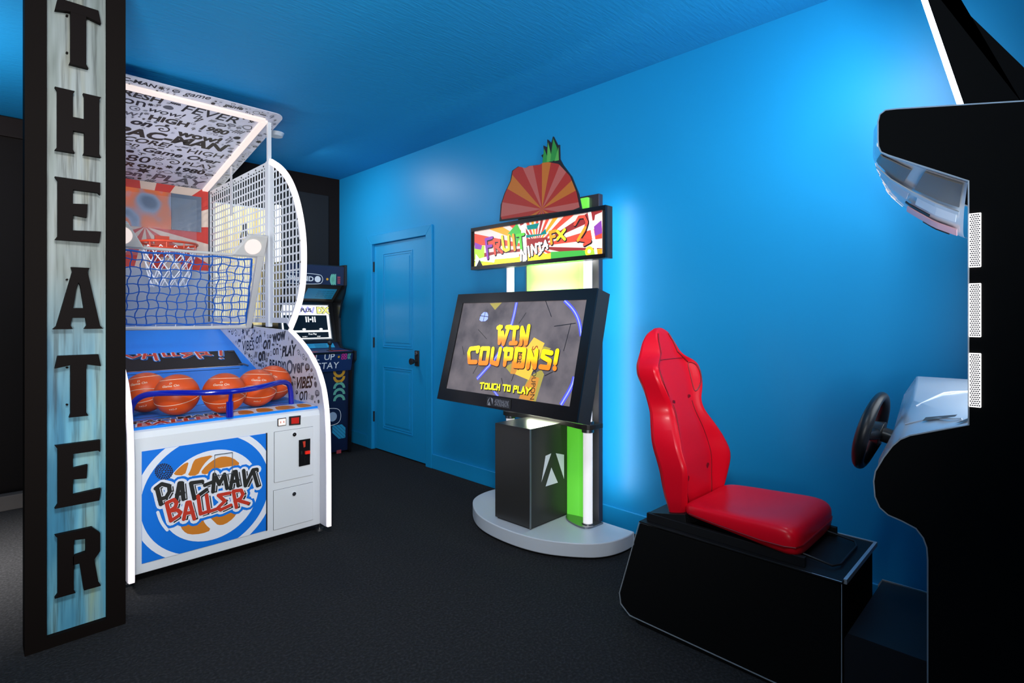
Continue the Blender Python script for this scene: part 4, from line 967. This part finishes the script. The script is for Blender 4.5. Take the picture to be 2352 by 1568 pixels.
FR = [(e_pu, [[(265, 1110), (285, 1290)], [(265, 1112), (325, 1095)], [(275, 1180), (320, 1172)]]), (e_rd, [[(340, 1120), (355, 1250)], [(340, 1122), (395, 1120), (390, 1170), (352, 1180)], [(365, 1180), (420, 1235)]]),
      (e_yl, [[(420, 1085), (435, 1200), (455, 1218), (485, 1205), (480, 1085)]]), (e_or, [[(525, 1070), (540, 1210)]]), (m_e('leaf_green', (.10, .55, .05), .8), [[(560, 1075), (625, 1062)], [(592, 1070), (604, 1215)]])]
NJ = [(e_w, [[(600, 1310), (600, 1215), (650, 1300), (645, 1190)]]), (e_w, [[(668, 1180), (680, 1270)]]), (e_w, [[(705, 1260), (700, 1165), (745, 1240), (740, 1155)]]), (e_w, [[(772, 1145), (790, 1235), (770, 1255)], [(750, 1158), (795, 1148)]]), (e_w, [[(805, 1215), (830, 1125), (850, 1195)], [(815, 1175), (850, 1165)]])]
FXl = [(e_or, [[(875, 1040), (890, 1150)], [(870, 1045), (930, 1030)], [(880, 1090), (920, 1082)]]), (e_yl, [[(945, 1035), (1015, 1110)], [(1015, 1020), (945, 1110)]]),
       (e_rd, [[(1110, 970), (1150, 900), (1200, 895), (1225, 950), (1200, 1030), (1140, 1120)], [(1130, 1110), (1255, 1130), (1200, 1160)]]), (e_or, [[(1140, 1120), (1175, 1060), (1210, 1000)]])]
for Gs, wd in ((FR, 22), (NJ, 15), (FXl, 20)):
    for m, Ls in Gs:
        for L in Ls: g.stroke(MQ, am2([(x+5, y+6) for x, y in L]), (wd+8)*k3, -.0058 if m is not e_w else -.0057, e_bk); g.stroke(MQ, am2(L), wd*k3, -.0050, m)
g.build('marquee_face', mq, fix=False)
# topper: plain sunburst board with a leafy crest
TPo = [(1147, 508), (1150, 470), (1158, 445), (1172, 415), (1176, 392), (1190, 382), (1206, 386), (1214, 381), (1240, 378), (1252, 370), (1243, 357), (1249, 353), (1248, 334), (1257, 338), (1257, 320), (1266, 329), (1270, 313), (1281, 335), (1284, 332), (1285, 365), (1292, 378), (1312, 405), (1328, 445), (1335, 480), (1330, 484)]
TP = Fr((2.46, 0, 0), (0, -1, 0), (0, 0, 1))
def tpp(L): return [TP.at(*p) for p in L]
out = tpp(TPo)
q = MB(); q.prism(TP, out, -.012, 0, m_ink); to = q.build('topper_board', tg)
g = MB(); cc = (sum(p[0] for p in out)/len(out), sum(p[1] for p in out)/len(out))
ins = [(cc[0]+(a-cc[0])*.965, cc[1]+(b-cc[1])*.965) for a, b in tpp(TPo[:10]+[(1285, 376)]+TPo[21:])]
tc_ = TP.at(1245, 480); M8 = [mat('topper_'+n, c, .4) for n, c in (('red', (.42, .03, .02)), ('orange', (.55, .16, .02)), ('cream', (.62, .50, .36)), ('rose', (.5, .12, .10)))]
N = len(ins); fan = []
def ray_hit(t):
    best = None
    for (a, b), (c_, d_) in zip(ins, ins[1:]+ins[:1]):
        ex, ey = c_-a, d_-b; dx, dy = math.cos(t), math.sin(t); den = dx*ey-dy*ex
        if abs(den) < 1e-9: continue
        s = ((a-tc_[0])*ey-(b-tc_[1])*ex)/den; u = ((a-tc_[0])*dy-(b-tc_[1])*dx)/den
        if s > 0 and 0 <= u <= 1 and (best is None or s > best): best = s
    return best
for i in range(120):
    t0, t1 = 2*math.pi*i/120, 2*math.pi*(i+1)/120; a, b = ray_hit(t0), ray_hit(t1)
    if a and b: g.poly(TP, [tc_, (tc_[0]+a*math.cos(t0), tc_[1]+a*math.sin(t0)), (tc_[0]+b*math.cos(t1), tc_[1]+b*math.sin(t1))], .0008, M8[(i//5) % 4 if (i//5) % 2 else 0])
g.build('sunburst_print', to, fix=False)
g = MB(); mlf = mat('leaf_green_print', (.03, .28, .05), .4); mlf2 = mat('leaf_light_print', (.10, .42, .08), .4)
for L, m in (([(1246, 374), (1250, 340), (1262, 372)], mlf), ([(1256, 372), (1259, 326), (1270, 370)], mlf2), ([(1264, 370), (1271, 318), (1280, 340), (1279, 368)], mlf), ([(1274, 370), (1283, 337), (1284, 368)], mlf2)): g.poly(TP, tpp(L), .0012, m)
g.build('leaf_print', to, fix=False)
q = MB(); q.box(2.474, 2.50, 2.10, 2.42, 1.86, 1.96, m_gloss); q.build('topper_bracket', tg)
# ------------------------------------------------------------------ driving game: seat pedestal, seat, pedal deck, cabinet
dg = thing('driving_game_seat', 'red moulded racing seat on a long black box pedestal', 'racing seat', (2.25, .9, 0))
X0, X1 = 2.03, 2.47
NX = PX(X0)
q = MB()
base = [NX.at(*p) for p in ((1930, 1335), (1930, 1335))]
bp = [(-.506, .0), (-.506, .436), (-1.262, .432), (-1.36, .10), (-1.355, .06), (-1.325, .03), (-1.30, .025), (-1.27, .0)]
q.prism(NX, bp, -(X1-X0), 0, m_void)
po = q.build('seat_pedestal', dg, bevel=.004)
q = MB(); q.box(X0-.004, X1+.004, .50, 1.262, .436, .443, m_satin)
q.build('top_plate', po, bevel=.002)
q = MB(); q.band(NX, [(-.502, .02), (-.502, .442), (-1.262, .437), (-1.362, .10), (-1.355, .055), (-1.31, .022), (-.52, .012)], -.0018, .0015, -.001, .003, m_trim)
q.box(X0+.02, X1+.008, .492, .502, .430, .446, m_trim); q.box(X1, X1+.008, .5, 1.26, .430, .446, m_trim)
q.build('edge_trim', po)
q = MB(); q.box(2.06, 2.44, .66, 1.20, .443, .462, m_satin); q.box(2.05, 2.07, .62, 1.24, .443, .478, m_satin); q.box(2.43, 2.45, .62, 1.24, .443, .478, m_satin)
q.prism(NX, [(-1.06, .443), (-1.24, .443), (-1.24, .475), (-1.07, .51)], -.42, -.03, m_satin)
q.build('seat_rail', dg, bevel=.002)
q = MB(); q.tube([(2.40, .66, .47), (2.40, .55, .455), (2.36, .535, .452), (2.15, .535, .452), (2.11, .55, .455), (2.11, .66, .47)], .004, m_ink, 8); q.build('slide_lever', dg, smooth=50)
# cushion
cxs = 2.262
def ell(hwid, y, zc, hz, n=24, p=4.2, tilt=0, dish=0):
    L = []
    for i in range(n):
        t = 2*math.pi*i/n; c, s = math.cos(t), math.sin(t)
        a = hwid*math.copysign(abs(c)**(2/p), c); b = hz*math.copysign(abs(s)**(2/p), s)
        if b > 0: b -= dish*(1-(a/hwid)**2)
        L.append(V(cxs+a, y, zc+b))
    return L
rings = []
for y, hwid, zt, zb, ds in ((1.085, .16, .535, .50, 0), (1.08, .185, .555, .498, .01), (1.05, .205, .567, .496, .02), (1.00, .215, .572, .492, .03), (.92, .222, .578, .485, .034), (.84, .228, .582, .476, .034), (.76, .232, .588, .466, .024), (.70, .232, .588, .458, .012), (.665, .228, .580, .455, .004), (.645, .215, .560, .460, 0), (.638, .18, .54, .475, 0)):
    rings.append(ell(hwid, y, (zt+zb)/2, (zt-zb)/2, dish=ds))
q = MB(); q.loft(rings, m_red); cu = q.build('seat_cushion', dg, smooth=60, sub=1)
q = MB(); q.tube([V(cxs+a*1.004, y, .505+.05*max(0, y-.76)) for y, a in ((1.05, -.205), (.92, -.2235), (.76, -.2335), (.68, -.231), (.648, -.215), (.638, -.17), (.637, 0), (.638, .17), (.648, .215))], .003, m_red2, 6); q.build('cushion_seam', cu)
# backrest shell
def interp(T, x):
    n = len(T)
    for i in range(n-1):
        if T[i][0] <= x <= T[i+1][0]+1e-9:
            h = T[i+1][0]-T[i][0]; k = (x-T[i][0])/h; out = []
            for c in range(1, len(T[0])):
                def sl(j):
                    a, b = max(j-1, 0), min(j+1, n-1); return (T[b][c]-T[a][c])/(T[b][0]-T[a][0])
                m0, m1 = sl(i)*h, sl(i+1)*h; p, q_ = T[i][c], T[i+1][c]
                out.append((2*k**3-3*k**2+1)*p+(k**3-2*k**2+k)*m0+(-2*k**3+3*k**2)*q_+(k**3-k**2)*m1)
            return out
    return list(T[-1][1:])
# height: half width, y of front plane centre, bolster forward, thickness behind at the edge, thickness centre
T = [(.475, .165, 1.115, .02, .05, .05), (.52, .185, 1.105, .035, .065, .06), (.60, .207, 1.112, .06, .075, .06), (.69, .220, 1.118, .075, .08, .06), (.76, .212, 1.135, .065, .08, .06), (.82, .185, 1.150, .05, .075, .06), (.885, .152, 1.172, .035, .07, .06), (.93, .150, 1.188, .035, .07, .06), (.985, .178, 1.205, .045, .075, .06),
     (1.03, .196, 1.220, .05, .08, .06), (1.075, .200, 1.235, .05, .08, .06), (1.105, .185, 1.245, .045, .075, .06), (1.128, .135, 1.252, .03, .07, .06), (1.15, .105, 1.258, .02, .065, .06), (1.20, .085, 1.272, .008, .06, .055), (1.235, .068, 1.282, .0, .045, .045), (1.252, .048, 1.288, -.006, .03, .03), (1.262, .02, 1.295, -.01, .012, .012)]
WRT = [(.475, .175), (.55, .20), (.70, .212), (.80, .205), (.90, .186), (1.0, .192), (1.06, .204), (1.10, .194), (1.15, .158), (1.20, .115), (1.24, .075), (1.262, .028)]
def WR(h):
    for (a, p), (b, q_) in zip(WRT, WRT[1:]):
        if a <= h <= b+1e-9: return p+(q_-p)*(h-a)/(b-a)
    return WRT[-1][1]
hs = [T[0][0]+(T[-1][0]-T[0][0])*i/58 for i in range(59)]
rings = []; nu = 16
for hgt in hs:
    hwid, yc, fw, te, tc2 = interp(T, hgt); L = []
    for i in range(nu+1):
        u = -1+2*i/nu; a = hwid*math.copysign(abs(u)**.8, u)
        k = max(0, abs(u)-.45)/.55; L.append(V(cxs+a, yc-fw*k**1.3*1.15+(.022*(k-.82)/.18 if k > .82 else 0), hgt))
    wr = WR(hgt)
    for i in range(nu+1):
        u = 1-2*i/nu; a = wr*math.copysign(abs(u)**.7, u)
        L.append(V(cxs+a, yc+tc2+(te-tc2)*abs(u)**2-.012*abs(u)**6+.02*math.exp(-((hgt-.80)/.12)**2), hgt))
    rings.append(L)
q = MB(); q.loft(rings, m_red); bk_ = q.build('seat_back', dg, smooth=50, sub=1)
def bpt(u, hgt, off=.0):
    hwid, yc, fw, te, tc2 = interp(T, hgt); a = hwid*math.copysign(abs(u)**.8, u); k = max(0, abs(u)-.45)/.55
    return V(cxs+a, yc-fw*k**1.3*1.15+(.022*(k-.82)/.18 if k > .82 else 0)-off, hgt)
for u, hgt in ((-.40, .935), (.40, .945), (-.36, .625), (.36, .645)):
    p = bpt(u, hgt); q = MB(); q.cyl(p+V(0, .01, 0), p+V(0, -.0015, -.0005), .0125, m_red2, n=18); q.build('mounting_hole', bk_)
q = MB()
for s in (-1, 1):
    pad = smoothed([(.60, 1.10), (.80, 1.095), (.86, 1.06), (.84, 1.01), (.74, .975), (.62, .965), (.57, 1.03)], 2, True)
    q.tube([bpt(s*u, hh_, .0) for u, hh_ in pad], .003, m_red2, 6, close=True)
    q.tube([bpt(s*.50, hgt, .001) for hgt in [.52+.0205*i for i in range(21)]], .0025, m_red2, 6)
    q.tube([bpt(s*.64, 1.10, .001), bpt(s*.66, 1.15, .001), bpt(s*.70, 1.20, .001), bpt(s*.6, 1.235, .001)], .0035, m_red2, 6)
q.tube([bpt(u, 1.12, .001) for u in (-.62, -.3, 0, .3, .62)], .002, m_red2, 6)
q.build('moulded_groove', bk_)
# ------------------------------------------------------------------ pedal deck
o = MB(); o.prism(PX(2.03), [(-.495, .0), (-.495, .26), (-.485, .282), (-.26, .282), (-.26, 0)], -.50, 0, mat('deck_black', (.010, .011, .014), .5))
o.band(PX(2.53), [(-.497, .02), (-.497, .262), (-.486, .284), (-.26, .284)], -.002, .003, -.003, .001, m_trim)
tag(o.build('pedal_deck'), 'low black deck on the floor between the seat pedestal and the driving cabinet', 'deck')
# ------------------------------------------------------------------ driving cabinet
dc = thing('driving_cabinet', 'tall black driving game cabinet with steering wheel and silver dashboard at the right edge', 'arcade game', (2.25, -.1, 0))
CX0, CX1 = 1.92, 2.60
NP = PX(CX0)
prof = [(2131, 1700), (2131, 1285), (2129, 1257), (2121, 1235), (2104, 1213), (2072, 1196), (2040, 1182), (2021, 1165), (2010, 1140), (2007, 1105), (2011, 1082), (2030, 1050), (2050, 1024), (2068, 1009), (2090, 1000), (2150, 989), (2225, 976), (2225, 415), (2130, 385), (2040, 356), (2024, 349), (2018, 336), (2017, 320), (2017, 280), (2021, 263), (2034, 253), (2060, 250), (2352, 232)]
P = [NP.at(*p) for p in prof]; P[0] = (P[1][0], 0)
Pz = P[-1]
P += [(.60, 1.72), (.60, 0)]
for nm, xa, xb in (('near', CX0, CX0+.02), ('far', CX1-.02, CX1)):
    q = MB(); q.prism(NP, P, -(xb-CX0), -(xa-CX0), m_void); so = q.build('side_panel', dc)
    q = MB(); q.band(NP, P[:-2], -.0015, .002, -(xb-CX0)-.001, -(xa-CX0)+.001, m_trim); q.build('edge_trim', so)
    if nm == 'near':
        m_grl = mat('lit_grille_white', (1, .98, .95), .4, emit=2.4, ecol=(1, .97, .95))
        for ya, yb in ((488, 613), (650, 774), (811, 936)):
            A = [NP.at(*p) for p in ((2225, ya), (2254, yb))]
            q = MB(); a0, a1, z1, z0 = A[0][0]+.0006, A[1][0], A[0][1], A[1][1]; z0 = NP.at(2254, yb)[1]
            z1 = NP.at(2254, ya)[1]
            q.prism(NP, smoothed([(a0, z0), (a1, z0), (a1, z1), (a0, z1)], 0), .0, .004, m_grl); go = q.build('speaker_grille', so, bevel=.003)
            g = MB(); nr = 26
            for i in range(nr):
                for j in range(5):
                    x = a0+(a1-a0)*(.14+.18*j+(.09 if i % 2 else 0)); z = z0+(z1-z0)*(.035+.93*i/(nr-1))
                    if x < a1-.003: g.disc(NP, x, z, .0021, .0046, m_hole, 8)
            g.build('grille_hole', go, fix=False)
q = MB()
def wallp(px0, px1, m=m_void, mb=None, xa=CX0+.02, xb=CX1-.02):
    a, b_ = NP.at(*px0), NP.at(*px1)
    (mb or q).add([(xa, -a[0], a[1]), (xb, -a[0], a[1]), (xb, -b_[0], b_[1]), (xa, -b_[0], b_[1])], [(0, 1, 2, 3)], m)
q.box(CX0+.02, CX1-.02, -.57, .235, .02, .80, m_void); q.box(CX0+.02, CX1-.02, -.57, .15, .80, 1.70, m_void); q.box(CX0+.02, CX1-.02, -.50, .33, 1.80, 1.855, m_void)
q.build('cabinet_core', dc)
q = MB(); q.box(CX0+.05, CX1-.05, .15, .158, 1.03, 1.58, mat('bright_game_screen', (.01, .012, .016), .1, emit=4.5, ecol=(.8, .9, 1))); q.build('screen', dc)
q = MB(); A = [NP.at(*p) for p in ((2119, 1232), (2133, 1278))]
q.box(1.99, 2.06, .22, -A[0][0], A[1][1], A[0][1], m_gun); q.build('coin_door', dc, bevel=.003)
# silver visor under the header
near = [(2014, 285), (2014, 335), (2030, 354), (2075, 371), (2130, 390), (2180, 406), (2223, 419)]
NPs = PX(1.945); A0 = [NPs.at(*p) for p in near]
MPs = PX(2.42); mid = [(2012, 325), (2010, 372), (2020, 405), (2042, 445), (2090, 485), (2150, 520), (2214, 543)]
Am = [MPs.at(*p) for p in mid]
def mixp(k): return [(a[0]*(1-k)+b[0]*k, a[1]*(1-k)+b[1]*k) for a, b in zip(A0, Am)]
ST = [(1.945, A0), (2.06, mixp(.30)), (2.20, mixp(.62)), (2.42, Am), (2.575, mixp(.92))]
def vis(s, t, off=0):
    """point of the visor: s across 0-1, t along the profile 0-1"""
    def row(t):
        L = []
        for x, A_ in ST:
            k = t*(len(A_)-1); i = min(int(k), len(A_)-2); f_ = k-i
            L.append(V(x, -(A_[i][0]+(A_[i+1][0]-A_[i][0])*f_), A_[i][1]+(A_[i+1][1]-A_[i][1])*f_))
        return L
    L = row(t); k = s*(len(L)-1); i = min(int(k), len(L)-2); f_ = k-i
    # smooth across
    p0, p1, p2, p3 = L[max(i-1, 0)], L[i], L[i+1], L[min(i+2, len(L)-1)]
    p = .5*((2*p1)+(-p0+p2)*f_+(2*p0-5*p1+4*p2-p3)*f_*f_+(-p0+3*p1-3*p2+p3)*f_**3)
    if off:
        e = .01; du = vis(min(s+e, 1), t)-vis(max(s-e, 0), t); dv = vis(s, min(t+e, 1))-vis(s, max(t-e, 0)); n = du.cross(dv).normalized()
        if n.z > 0 and abs(n.z) > .2: n = -n
        if abs(n.z) <= .2 and n.y < 0: n = -n
        p = p+n*off
    return p
q = MB(); q.loft([[vis(i/20, j/18) for j in range(19)] for i in range(21)], m_silver, closed=False)
vo = q.build('visor', dc, smooth=45, fix=False)
def patch(mb, s0, s1, t0, t1, off, m, n=8, sk=0):
    mb.loft([[vis(min(1, max(0, s0+(s1-s0)*i/n+sk*j/n)), t0+(t1-t0)*j/n, off) for j in range(n+1)] for i in range(n+1)], m, closed=False)
q = MB()
m_vg = mat('visor_grey', (.16, .155, .15), .35)
patch(q, .05, .34, .30, .58, .004, m_vg, sk=.04); patch(q, .04, .36, .66, .97, .004, m_vg)
patch(q, .43, .56, .40, .64, .008, mat('pale_lens', (.62, .58, .62), .15)); patch(q, .37, .42, .34, .98, .011, m_silver, sk=.02)
patch(q, .64, .73, .66, .97, .007, mat('pink_panel', (.72, .38, .40), .25)); patch(q, .595, .615, .64, .80, .007, m_ink); patch(q, .755, .775, .76, .92, .007, m_ink)
patch(q, .45, .56, .70, .96, .007, mat('dashboard_light_silver', (.80, .82, .86), .2, .2))
q.build('visor_panel', vo, fix=False, solid=.003)
for i in range(6): q = MB(); patch(q, .52+.045*i, .528+.045*i, .27+.05*i, .36+.05*i, .003, m_led2, 5, sk=.02); q.build('light_slit', vo, fix=False, solid=.0015)
# dashboard
D = [(1.945, [(.388, .845), (.364, .895), (.333, .945), (.315, .960), (.25, .988), (.172, 1.018)]),
     (2.06, [(.408, .850), (.385, .905), (.362, .955), (.335, .985), (.255, 1.035), (.172, 1.05)]),
     (2.25, [(.42, .85), (.40, .92), (.375, .985), (.345, 1.03), (.262, 1.065), (.172, 1.07)]),
     (2.40, [(.42, .86), (.41, .95), (.395, 1.03), (.36, 1.065), (.27, 1.075), (.172, 1.075)]),
     (2.575, [(.40, .87), (.402, .96), (.398, 1.05), (.385, 1.085), (.28, 1.085), (.172, 1.085)])]
q = MB(); q.loft([[V(x, y, z) for y, z in A_]+[V(x, .16, .80), V(x, .33, .80)] for x, A_ in D], m_silver)
do = q.build('dashboard', dc, smooth=30, bevel=.006)
q = MB()
def dpt(k, j, off=.004):
    i = min(int(k), len(D)-2); f_ = k-i; jj = min(int(j), 4); g_ = j-jj
    def pp(i, jj): return Vector(D[i][1][jj])*(1-g_)+Vector(D[i][1][jj+1])*g_
    a = pp(i, jj)*(1-f_)+pp(i+1, jj)*f_; return V(D[i][0]*(1-f_)+D[i+1][0]*f_, a[0]+off*.5, a[1]+off)
def dpatch(L, m, off=.003):
    q.add([dpt(k, j, off) for k, j in L], [tuple(range(len(L)))], m)
m_dk = mat('dashboard_bronze', (.16, .11, .08), .3, .4); m_lt = mat('dashboard_light_silver', (.80, .82, .86), .2, .2)
dpatch([(.5, 3.6), (.38, 4.6), (.48, 4.65), (.64, 3.7)], m_dk, .007); dpatch([(.1, 4.6), (.1, 4.95), (.28, 4.95)], m_dk)

q.tube([dpt(1.6+.08*i, 3.2+.2*i, .002) for i in range(9)], .0025, m_lt, 6); q.tube([dpt(.8-.06*i, 3.0+.22*i, .002) for i in range(9)], .0025, m_lt, 6)
q.build('dashboard_trim', do, fix=False)
# steering wheel
wc = V(2.235, .462, .915); tl = math.radians(14); axw = V(0, math.cos(tl), math.sin(tl)); ur = V(1, 0, 0); uu = V(0, -math.sin(tl), math.cos(tl))
def wp(r, t, d=0): return wc+ur*(r*math.cos(t))+uu*(r*math.sin(t))+axw*d
m_whl = mat('black_wheel_rubber', (.008, .009, .011), .38)
q = MB(); q.tube([wp(.125, 2*math.pi*i/48) for i in range(48)], [.0185+.003*math.cos(4*math.pi*i/48) for i in range(48)], m_whl, 14, close=True); sw = q.build('steering_wheel', dc, smooth=60)
for t in (0, math.pi, -math.pi/2):
    q = MB(); q.tube([wp(.03, t, -.02), wp(.07, t, -.015), wp(.122, t, 0)], [.020, .016, .014], m_whl, 10); q.build('spoke', sw, smooth=60)
q = MB(); q.cyl(wc-axw*.035, wc-axw*.0, .044, m_gun, .034, 28); q.build('hub', sw, smooth=40, bevel=.004)
q = MB(); q.cyl(wc-axw*.10, wc-axw*.03, .026, m_gun, n=20); q.build('steering_column', sw, smooth=40)
# lit topper sign standing on the header
bp = [NP.at(*p) for p in ((2215, 240), (2352, 232), (2352, 155), (2192, 0), (2130, 0))]
f8 = PX(1.98)
b8 = [f8.at(*p) for p in ((2216, 246), (2350, 240), (2352, 155), (2192, 0), (2131, 0))]
dz = Vector(b8[4])-Vector(b8[0]); k = (2.70-b8[0][1])/(b8[4][1]-b8[0][1])
tp = (b8[0][0]+dz[0]*k, 2.70)
Pt = [(b8[0][0], b8[0][1]), (b8[1][0], b8[1][1]), (b8[2][0], b8[2][1]), (b8[3][0], b8[3][1])]
e = Vector(b8[3])-Vector(b8[2]); k2_ = (2.70-b8[2][1])/e[1]; Pt += [(b8[2][0]+e[0]*min(k2_, 1.9), b8[2][1]+e[1]*min(k2_, 1.9))]
Pt += [tp] if tp[0] < Pt[-1][0] else []
q = MB(); q.prism(f8, Pt, -.54, 0, m_void); ts = q.build('topper_sign', dc)
q = MB(); f9 = Fr((1.98, -b8[0][0], b8[0][1]), (1, 0, 0), (0, -(tp[0]-b8[0][0]), tp[1]-b8[0][1])); L = math.hypot(tp[0]-b8[0][0], tp[1]-b8[0][1])
q.fbox(f9, .0, .54, .0, L, -.014, .0, mat('topper_light', (.8, .88, 1), .3, emit=8.0, ecol=(.8, .89, 1)))
q.build('lit_face', ts)
for o in C.objects: o.select_set(False)
